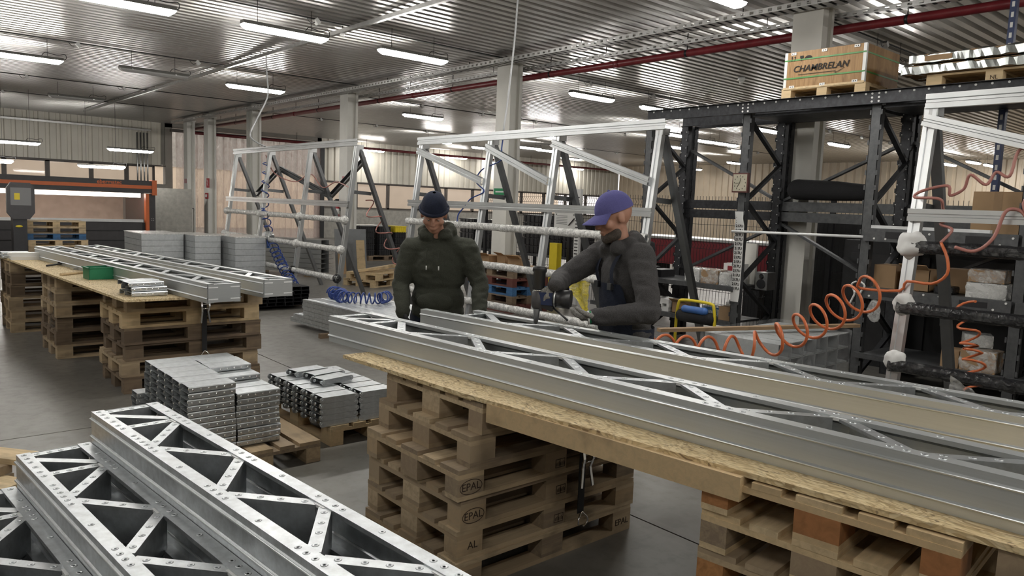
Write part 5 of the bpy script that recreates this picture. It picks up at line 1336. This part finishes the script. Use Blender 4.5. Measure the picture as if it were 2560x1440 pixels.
def behind():
    t = thing('red_machine','long dark red machine bed behind the mesh fence','machine',(11.3,2.0,0))
    MB().bx(0,.9,0,7.6,.80,1.26).obj('red_body','red_paint',t); MB().bx(-.03,.93,-.05,7.65,1.26,1.30).obj('top_plate','alu_dull',t)
    for y in (.3,2.5,4.9,7.3): MB().bx(.1,.8,y-.15,y+.15,0,.80).obj('plinth','black',t)
    t = thing('black_cabinet','tall black cabinet behind the middle rack bay','cabinet',(10.35,4.55,0))
    MB().bx(0,.55,0,1.0,0,1.68).obj('carcass','black',t); MB().bx(-.02,0,.02,.49,.05,1.0).obj('door','black_plastic',t); MB().bx(-.02,0,.51,.98,.05,1.0).obj('door','black_plastic',t)
    MB().bx(-.035,-.02,.44,.47,.5,.62).obj('handle','chrome',t)
    o = MB().bx(-.02,.02,-.03,.03,0,1.3).obj('hazard_post','hazard_tape',None,(9.9,5.32,0)); 
    o = tag(o,'black and yellow striped post guard on the mesh fence','guard')
    t = thing('notice_board','white notice panel fixed to the mesh fence','panel',(9.972,9.98,1.25)); MB().bx(-.02,.02,-.30,.30,0,.42).obj('panel','paper',t)
    m=MB()
    for i in range(6): m.bx(-.022,-.0205,-.05,.24,.20+.03*i,.208+.03*i)
    m.obj('printed_lines','steel_grey',t); MB().bar((-.024,-.25,.32),(-.024,-.10,.18),.003,.06,up=(1,0,0)).obj('printed_bar','charcoal',t)
    for y in (-.22,.24): MB().cyl((-.022,y,.38),(-.026,y,.38),.012,n=8).obj('screw','ink',t)
    t = thing('slotted_upright','white slotted upright standing by the notice panel','post',(9.85,9.55,0)); MB().bx(-.03,.03,-.06,.06,0,2.1).obj('upright','white_plastic',t)
    m=MB()
    for i in range(30): m.bx(-.034,-.029,-.04,.04,.2+.06*i,.22+.06*i)
    m.obj('slots','charcoal',t)
    t = thing('bollard','yellow guard post before the mesh fence','bollard',(9.75,10.0,0)); MB().bx(-.06,.06,-.10,.10,0,1.1).obj('post','yellow_paint',t); MB().bx(-.065,.065,-.104,.104,.55,.60).obj('seam','charcoal',t)
    t = thing('red_bin','bright red bin beyond the right rack bay','bin',(12.6,3.3,1.31)); MB().bx(-.2,.2,-.22,.05,0,.22).obj('bin_body','red_bright',t); MB().bx(-.21,.21,-.23,.06,.2,.23).obj('rim','red_bright',t)
    tag(t,'bright red bin standing on the machine beyond the right bay','bin')
behind()
def dark_backing():
    t = thing('dark_backing','black cabinet backing added behind the right rack bay','machine',(9.15,1.2,0))
    MB().bx(0,.6,0,3.1,0,1.50).obj('housing','black',t)  # black backing added to darken the view through the bay
    for y in (.1,1.1,2.1): MB().bx(-.03,0,y,y+.9,.1,1.35).obj('backing_door','black_plastic',t)
    for y in (.9,1.9,2.9): MB().bx(-.05,-.03,y,y+.03,.6,.75).obj('handle','steel_grey',t)
dark_backing()
for k,(wd) in enumerate(('wood_red','wood_dark','wood_blue','wood_red','wood_dark')):
    pallet(['red pallet on the floor under the blue one behind the rivet tool','grey pallet beneath the blue one behind the rivet tool','blue pallet in the mixed stack behind the rivet tool','dark red pallet above the blue one behind the rivet tool','brown top pallet of the mixed stack carrying cardboard'][k],8.35,9.72,.1442*k,R(90),wd,None,'mixed pallets behind the rivet tool')
def cartons():
    o = MB().bx(-.42,.40,-.6,.62,0,.02).obj('cardboard_sheet','cardboard',None,(8.35,9.72,.7225),R(3)); tag(o,'corrugated cardboard sheet over the mixed pallets','cardboard')
    for x,y,a,s_,lab in ((8.2,10.05,12,(.34,.30,.15),'crumpled open carton on the mixed pallets, left'),(8.35,9.7,-8,(.30,.26,.17),'open carton in the middle of the mixed pallets'),(8.25,9.35,20,(.26,.24,.15),'small pale carton right on the mixed pallets')):
        box(lab,x,y,.743,a,s_,True)
def box(lab,x,y,z,a,s_,open_=False,m='cardboard',tape=False):
    t = thing('carton',lab,'box',(x,y,z),R(a)); w_,d,h = s_
    if open_:
        mb = MB()
        for p in ((-w_/2,-w_/2+.006,-d/2,d/2),(w_/2-.006,w_/2,-d/2,d/2),(-w_/2,w_/2,-d/2,-d/2+.006),(-w_/2,w_/2,d/2-.006,d/2)): mb.bx(*p,0,h)
        mb.bx(-w_/2,w_/2,-d/2,d/2,0,.006).obj('carton_body',m,t)
        MB().bar((-w_/2,0,h),(-w_/2-.09,0,h+.05),d*.95,.005).obj('flap',m,t); MB().bar((w_/2,0,h),(w_/2+.08,0,h-.03),d*.95,.005).obj('flap',m,t)
    else:
        MB().bx(-w_/2,w_/2,-d/2,d/2,0,h).obj('carton_body',m,t)
        if tape: MB().bx(-w_/2-.001,-w_/2+.001,-.035,.035,0,h).bx(-w_/2,w_/2,-.035,.035,h,h+.001).obj('tape','paper_tan',t)
    return t
plain('paper_tan',(.30,.19,.10),.5)
cartons()
# ---------------------------------------------------------------- on the rack shelves
def wrapped(lab,x,y,z,a,s_,m='cardboard',film_='plastic_bag'):
    t = thing('wrapped_parcel',lab,'parcel',(x,y,z),R(a)); w_,d,h=s_
    MB().bx(-w_/2,w_/2,-d/2,d/2,0,h).obj('parcel_core',m,t); mb=MB().sph((0,0,h/2),(w_*.5,d*.5,h*.5),20,14)
    for i,v in enumerate(mb.v):
        c = Vector((max(-w_/2,min(w_/2,v.x*1.75)),max(-d/2,min(d/2,v.y*1.75)),max(0,min(h,h/2+(v.z-h/2)*1.75))))
        mb.v[i] = c*1.0+Vector((noise.noise(v*30),noise.noise(v*30+Vector((5,0,0))),abs(noise.noise(v*30+Vector((0,5,0))))))*.014+(c-Vector((0,0,h/2)))*.02
    mb.v=[Vector((v.x,v.y,max(0.001,v.z))) for v in mb.v]
    mb.obj('clear_film',film_,t); return t
def shelves():
    S1,S2 = .872,.437
    wrapped('white paper roll heap on the left rack shelf',8.22,5.78,S1,0,(.2,.22,.16),'paper'); wrapped('film-wrapped brown parcel on the left rack shelf',8.2,5.50,S1,5,(.24,.24,.17))
    wrapped('film-wrapped pale parcel next to the label strip',8.2,5.25,S1,-4,(.24,.18,.15),'paper')
    t = thing('label_printer','small white printer with red display on the left rack shelf','printer',(8.42,5.34,S1+.0)); MB().bx(-.1,.12,-.11,.11,.0,.26).obj('case','white_plastic',t); MB().bx(-.103,-.099,-.05,.05,.17,.23).obj('display','red_paint',t)
    t = thing('screen_panel','grey flat panel leaning behind the printer','panel',(8.62,5.30,S1)); MB().bx(-.02,.02,-.13,.13,0,.52).obj('panel_face','column_white',t)
    t = thing('grey_basket','white and black wire crate on the lower left shelf','crate',(8.2,6.25,S2)); 
    for z in (0,.10): 
        MB().bx(-.14,.14,-.17,.17,z,z+.06).obj('tier','white_plastic',t)
    for y in (-.16,-.05,.06,.16): MB().bx(-.145,.14,y-.02,y+.02,.06,.10).obj('stay','white_plastic',t)
    MB().bx(-.15,-.14,-.05,.05,.03,.09).obj('hand_slot','black',t)
    box('open brown carton on the lower left shelf',8.2,5.92,S2,0,(.24,.24,.14),True); box('brown carton at the end of the lower left shelf',8.2,5.24,S2,0,(.24,.16,.17))
    o = MB().cyl((0,0,0),(0,0,.05),.045,n=16).obj('tape_roll','white_plastic',None,(8.2,5.25,S2+.1715)); tag(o,'white tape roll on the end carton','tape')
    wrapped('blue bag heap on the lower left shelf',8.35,5.55,S2,0,(.2,.26,.12),'blue_paint')
    for i,(y,h) in enumerate(((6.65,.12),(6.4,.10))): box(['dark tool case on the left shelf behind the grey worker','low dark tray on the left shelf'][i],8.3,y,S1,0,(.3,.2,h),False,'black')
    # right bay
    A,B_,C = 1.661,1.046,.341
    box('big brown carton on the upper right shelf',8.35,2.42,A,3,(.36,.42,.40),False,'cardboard',True)
    o = MB().bx(-.02,.05,-.55,.55,0,.035).obj('flat_profile','rail_edge',None,(8.02,2.95,A)); tag(o,'pale flat profile lying on the upper right shelf','profile')
    box('brown carton at the left of the right rack shelf',8.25,3.36,B_,0,(.3,.22,.24)); box('open brown carton behind the white trestle leg',8.25,3.06,B_,0,(.3,.28,.22),True); box('long brown carton back on the right shelf',8.5,2.65,B_,0,(.25,.5,.24))
    wrapped('film-wrapped pale parcel at the right of the right shelf',8.2,2.40,B_,0,(.28,.34,.14),'paper'); wrapped('film-wrapped brown parcel on top of the pale one',8.2,2.42,B_+.15,4,(.26,.30,.12))
    wrapped('dark tool heap on the right rack shelf',8.18,2.78,B_,0,(.2,.16,.07),'black','black_wrap')
    box('brown carton on the lowest right shelf',8.15,2.64,C,0,(.25,.16,.17)); wrapped('film-wrapped carton on the lowest right shelf',8.15,2.40,C,3,(.28,.30,.20)); wrapped('film-wrapped carton tilted on the lowest right shelf',8.3,2.50,C+.21,25,(.22,.24,.12),'paper')
    t = thing('clear_bag','clear plastic bag hanging under the right rack beam','bag',(7.97,3.38,.70)); mb=MB().sph((0,0,.11),(.03,.07,.12),14,10)
    for i,v in enumerate(mb.v): mb.v[i]=v+Vector((0,noise.noise(v*20),noise.noise(v*22)))*.02
    mb.obj('bag_film','plastic_bag',t); MB().cyl((0,0,.22),(0,0,.24),.012,n=8).obj('knot','plastic_bag',t)
    t = thing('plastic_scrap','crumpled clear film standing behind the rear truss','film',(4.3,1.55,.0)); 
    t = thing('clamp','white hand clamps hooked on a rack post','clamp',(7.93,3.55,.86))
    for s_ in (-1,1): MB().tube(smooth_path([(0,s_*.02,.24),(0,s_*.07,.20),(0,s_*.03,.12),(0,s_*.05,.05),(0,s_*.07,.0)],4),.010,6).obj('clamp_arm','white_plastic',t)
    MB().tube(smooth_path([(0,-.03,.12),(0,.03,.13)],3),.012,6).obj('clamp_pivot','white_plastic',t)
    # dark duffel on the rear beams
    m=MB(); caps(m,[((8.83,4.80,2.09),.13),((8.83,4.3,2.075),.12),((8.83,3.98,2.06),.10)]); me=baked(m,'duffel_bag','bag_black',[('REMESH',dict(mode='VOXEL',voxel_size=.02)),('SMOOTH',dict(factor=.5,iterations=4))])
    tag(inst('duffel_bag',me),'long black bag lying on the rear rack beams','bag')
    # coat
    m=MB(); ell(m,(7.9,6.42,1.12),(.16,.07,.27),(-1,0)); ell(m,(7.9,6.42,1.33),(.10,.06,.10),(-1,0)); caps(m,[((7.9,6.30,1.3),.05),((7.88,6.24,.95),.045)]); caps(m,[((7.9,6.54,1.3),.05),((7.88,6.60,.95),.045)])
    tag(organic(m,'hanging_coat','bag_black',.015,3,.012,3),'black coat hanging on the left rack post','coat')
for o_ in [o for o in bpy.data.objects if o.name.startswith('plastic_scrap')]: pass
shelves()
for o_ in [o for o in bpy.data.objects if o.name.startswith('plastic_scrap')]: bpy.data.objects.remove(o_)
def trolley():
    t = thing('hand_trolley','yellow tube hand trolley with black bag behind the steel block','trolley',(6.85,4.55,0))
    MB().tube(smooth_path([(0,0,.12),(0,0,.55),(0,.02,.74),(0,.08,.79),(0,.42,.79),(0,.48,.74),(0,.5,.55),(0,.5,.12)],5),.017,8).obj('handle','yellow_paint',t)
    MB().bx(-.62,.02,0,.5,.13,.16).obj('platform','black_plastic',t); MB().bx(-.64,.02,-.015,.0,.12,.17).bx(-.64,.02,.5,.515,.12,.17).obj('bumper','yellow_paint',t)
    for x in (-.55,-.05):
        for y in (.06,.44): MB().cyl((x,y-.02,.06),(x,y+.02,.06),.06,n=14).obj('wheel','black_plastic',t)
    m=MB(); caps(m,[((.02,.06,.62),.07),((.02,.44,.62),.07)]); m.obj('hung_bag','bag_black',t); m=MB(); caps(m,[((-.02,.12,.70),.04),((-.02,.38,.70),.04)]); m.obj('blue_cloth','teal_blue',t)
trolley()
def yellow_bag():
    pts=[]
    for j in range(14):
        for i in range(8):
            z=1.02-.42*j/13; pts.append((6.12-.02*math.sin(i)+.025*noise.noise(Vector((i*.7,j*.5,2))),5.72+.30*i/7*(.6+.4*math.sin(j*.35))+.02*noise.noise(Vector((i,j*.6,7))),z))
    o=MB().grid(pts,8,14).obj('yellow_sack','yellow_bag'); tag(o,'crumpled yellow sack draped on the middle trestle rail','sack')
yellow_bag()
# ---------------------------------------------------------------- wood pile, leaning sheets between the columns
def pile():
    pallet('lower pale pallet of the scrap wood pile behind the left trestle',8.2,13.75,0,R(20),'wood_new'); pallet('upper pale pallet of the scrap wood pile behind the left trestle',8.22,13.72,.1445,R(26),'wood_new')
    for k,(x,y,z,a,b) in enumerate(((7.9,13.5,.30,35,8),(8.15,13.6,.315,38,10),(8.4,13.75,.32,42,9),(8.65,13.9,.30,30,6))):
        o=MB().box((0,0,0),(.7,.09,.05),Matrix.Rotation(R(-b),3,'Y')).obj('broken_plank','wood_new',None,(x,y,z+.05),R(a-60)); tag(o,['leftmost','second','third','rightmost'][k]+' broken plank leaning on the scrap wood pile','plank')
    o=MB().box((0,0,.52),(.85,.012,1.05),Matrix.Rotation(R(-6),3,'X')).obj('tread_plate','steel_grey',None,(9.0,16.35,0.0)); tag(o,'grey tread plate sheet leaning before the third column','sheet')
    o=MB().box((0,0,.40),(.22,.015,.80),Matrix.Rotation(R(-8),3,'X')).obj('fibre_board','wood_new',None,(9.05,15.95,0)); tag(o,'narrow pale board leaning on the tread plate','board')
    o=MB().box((0,0,.30),(.2,.015,.60),Matrix.Rotation(R(-8),3,'X')).obj('fibre_board','cardboard',None,(8.55,15.95,0)); tag(o,'brown board leaning left of the pale one','board')
pile()
# ---------------------------------------------------------------- on the columns
def extinguisher(x,y,z,lab):
    t = thing('fire_extinguisher',lab,'extinguisher',(x,y,z)); MB().lathe([(.06,0),(.075,.02),(.075,.40),(.05,.46),(.025,.48)],n=16).obj('cylinder','red_bright' if False else 'red_ext',t)
    MB().bx(-.02,.06,-.02,.02,.48,.54).obj('valve','black_plastic',t); MB().tube(smooth_path([(-.02,0,.52),(-.09,.0,.45),(-.09,0,.15)],5),.012,6).obj('hose','black_plastic',t); MB().bx(.05,.10,-.05,.05,.25,.33).obj('bracket','black_metal',t)
    MB().lathe([(.0756,.16),(.0756,.30)],n=16).obj('label_band','paper',t)
plain('red_ext',(.36,.02,.03),.35)
extinguisher(8.99,17.10,1.22,'red fire extinguisher on the column beside the curtain'); extinguisher(8.98,28.98,.98,'red fire extinguisher on the rear corner column')
def fittings():
    t = thing('switch_box','grey electrical box with red switch on the corner column','switch box',(8.82,28.55,.40)); MB().bx(0,.42,0,.16,0,.80).obj('housing','column_white',t); MB().bx(-.02,.44,-.02,.2,.80,.83).obj('lid','charcoal',t)
    MB().bx(.12,.25,-.015,0,.33,.52).obj('switch_plate','red_bright',t); MB().cyl((.33,-.02,.42),(.33,0,.42),.045,n=14).obj('knob','black_plastic',t)
    for x in (.1,.2,.3):
        for z in (.12,.68): MB().cyl((x,-.006,z),(x,0,z),.012,n=8).obj('screw','charcoal',t)
    t = thing('alarm_button','red alarm button box on a white column','alarm',(9.05,26.6,1.60)); MB().bx(0,.03,-.13,.13,0,.2).obj('case','red_ext',t); MB().bx(-.012,0,-.07,.07,.05,.15).obj('button_plate','paper',t)
    t = thing('fire_sign','red hose sign above the alarm button','sign',(9.065,26.5,1.98)); MB().bx(0,.015,-.13,.13,0,.32).obj('plate','red_ext',t); MB().bar((-.003,.05,.27),(-.003,-.03,.16),.004,.02,up=(1,0,0)).bar((-.003,-.03,.16),(-.003,.04,.15),.004,.02,up=(1,0,0)).bar((-.003,.04,.15),(-.003,-.04,.05),.004,.02,up=(1,0,0)).obj('bolt_mark','paper',t)
    t = thing('fire_sign','small white and red pictogram sign on the corner column','sign',(9.065,28.8,2.1)); MB().bx(0,.015,-.15,.15,0,.22).obj('plate','paper',t); MB().bx(-.003,0,.02,.12,.03,.19).bx(-.003,0,-.12,-.07,.03,.19).obj('pictogram','red_ext',t)
    t = thing('fire_sign','small red pictogram sign on the third column','sign',(9.065,16.9,2.12)); MB().bx(0,.015,-.06,.06,0,.20).obj('plate','red_ext',t); MB().bx(-.003,0,-.03,.03,.04,.15).obj('pictogram','paper',t)
    t = thing('exit_sign','green exit sign on the middle column','sign',(9.055,10.85,1.95)); MB().bx(0,.02,-.17,.17,0,.12).obj('plate','sign_green',t); MB().bx(-.003,0,-.14,.12,.045,.07).obj('arrow','paper',t)
    for y,lab in ((28.2,'grey pipe bundle beside the corner column'),):
        t = thing('pipe_bundle',lab,'pipe',(8.1,Y1-.15,0))
        for i in range(4): MB().cyl((.12*i,0,1.4),(.12*i,0,4.0),.03,n=8).obj('pipe','alu_dull',t)
        MB().bx(-.1,.5,-.05,.1,1.2,1.4).obj('pipe_base','plaster',t)
    o = MB().bx(0,1.5,0,.05,0,1.9).obj('partition','plaster',None,(6.95,26.2,0)); tag(o,'rough grey panel standing right of the orange machine','panel')
    t = thing('blue_upright','dark blue slotted upright behind the right trestle','post',(8.75,2.62,1.70)); MB().bx(-.035,.035,-.03,.03,0,ZC-1.71).obj('upright','teal_dark',t); m=MB()
    for i in range(24): m.bx(-.038,-.034,-.012,.012,.1+.1*i,.15+.1*i)
    m.obj('slots','paper',t)
    t = thing('smoke_detector','small white detector under the ceiling beyond the columns','detector',(13.3,8.6,ZC-.06)); MB().cyl((0,0,0),(0,0,.06),.07,n=14).obj('housing','white_plastic',t); MB().cyl((0,0,-.05),(0,0,0),.04,n=12).obj('sensor','white_plastic',t)
fittings()
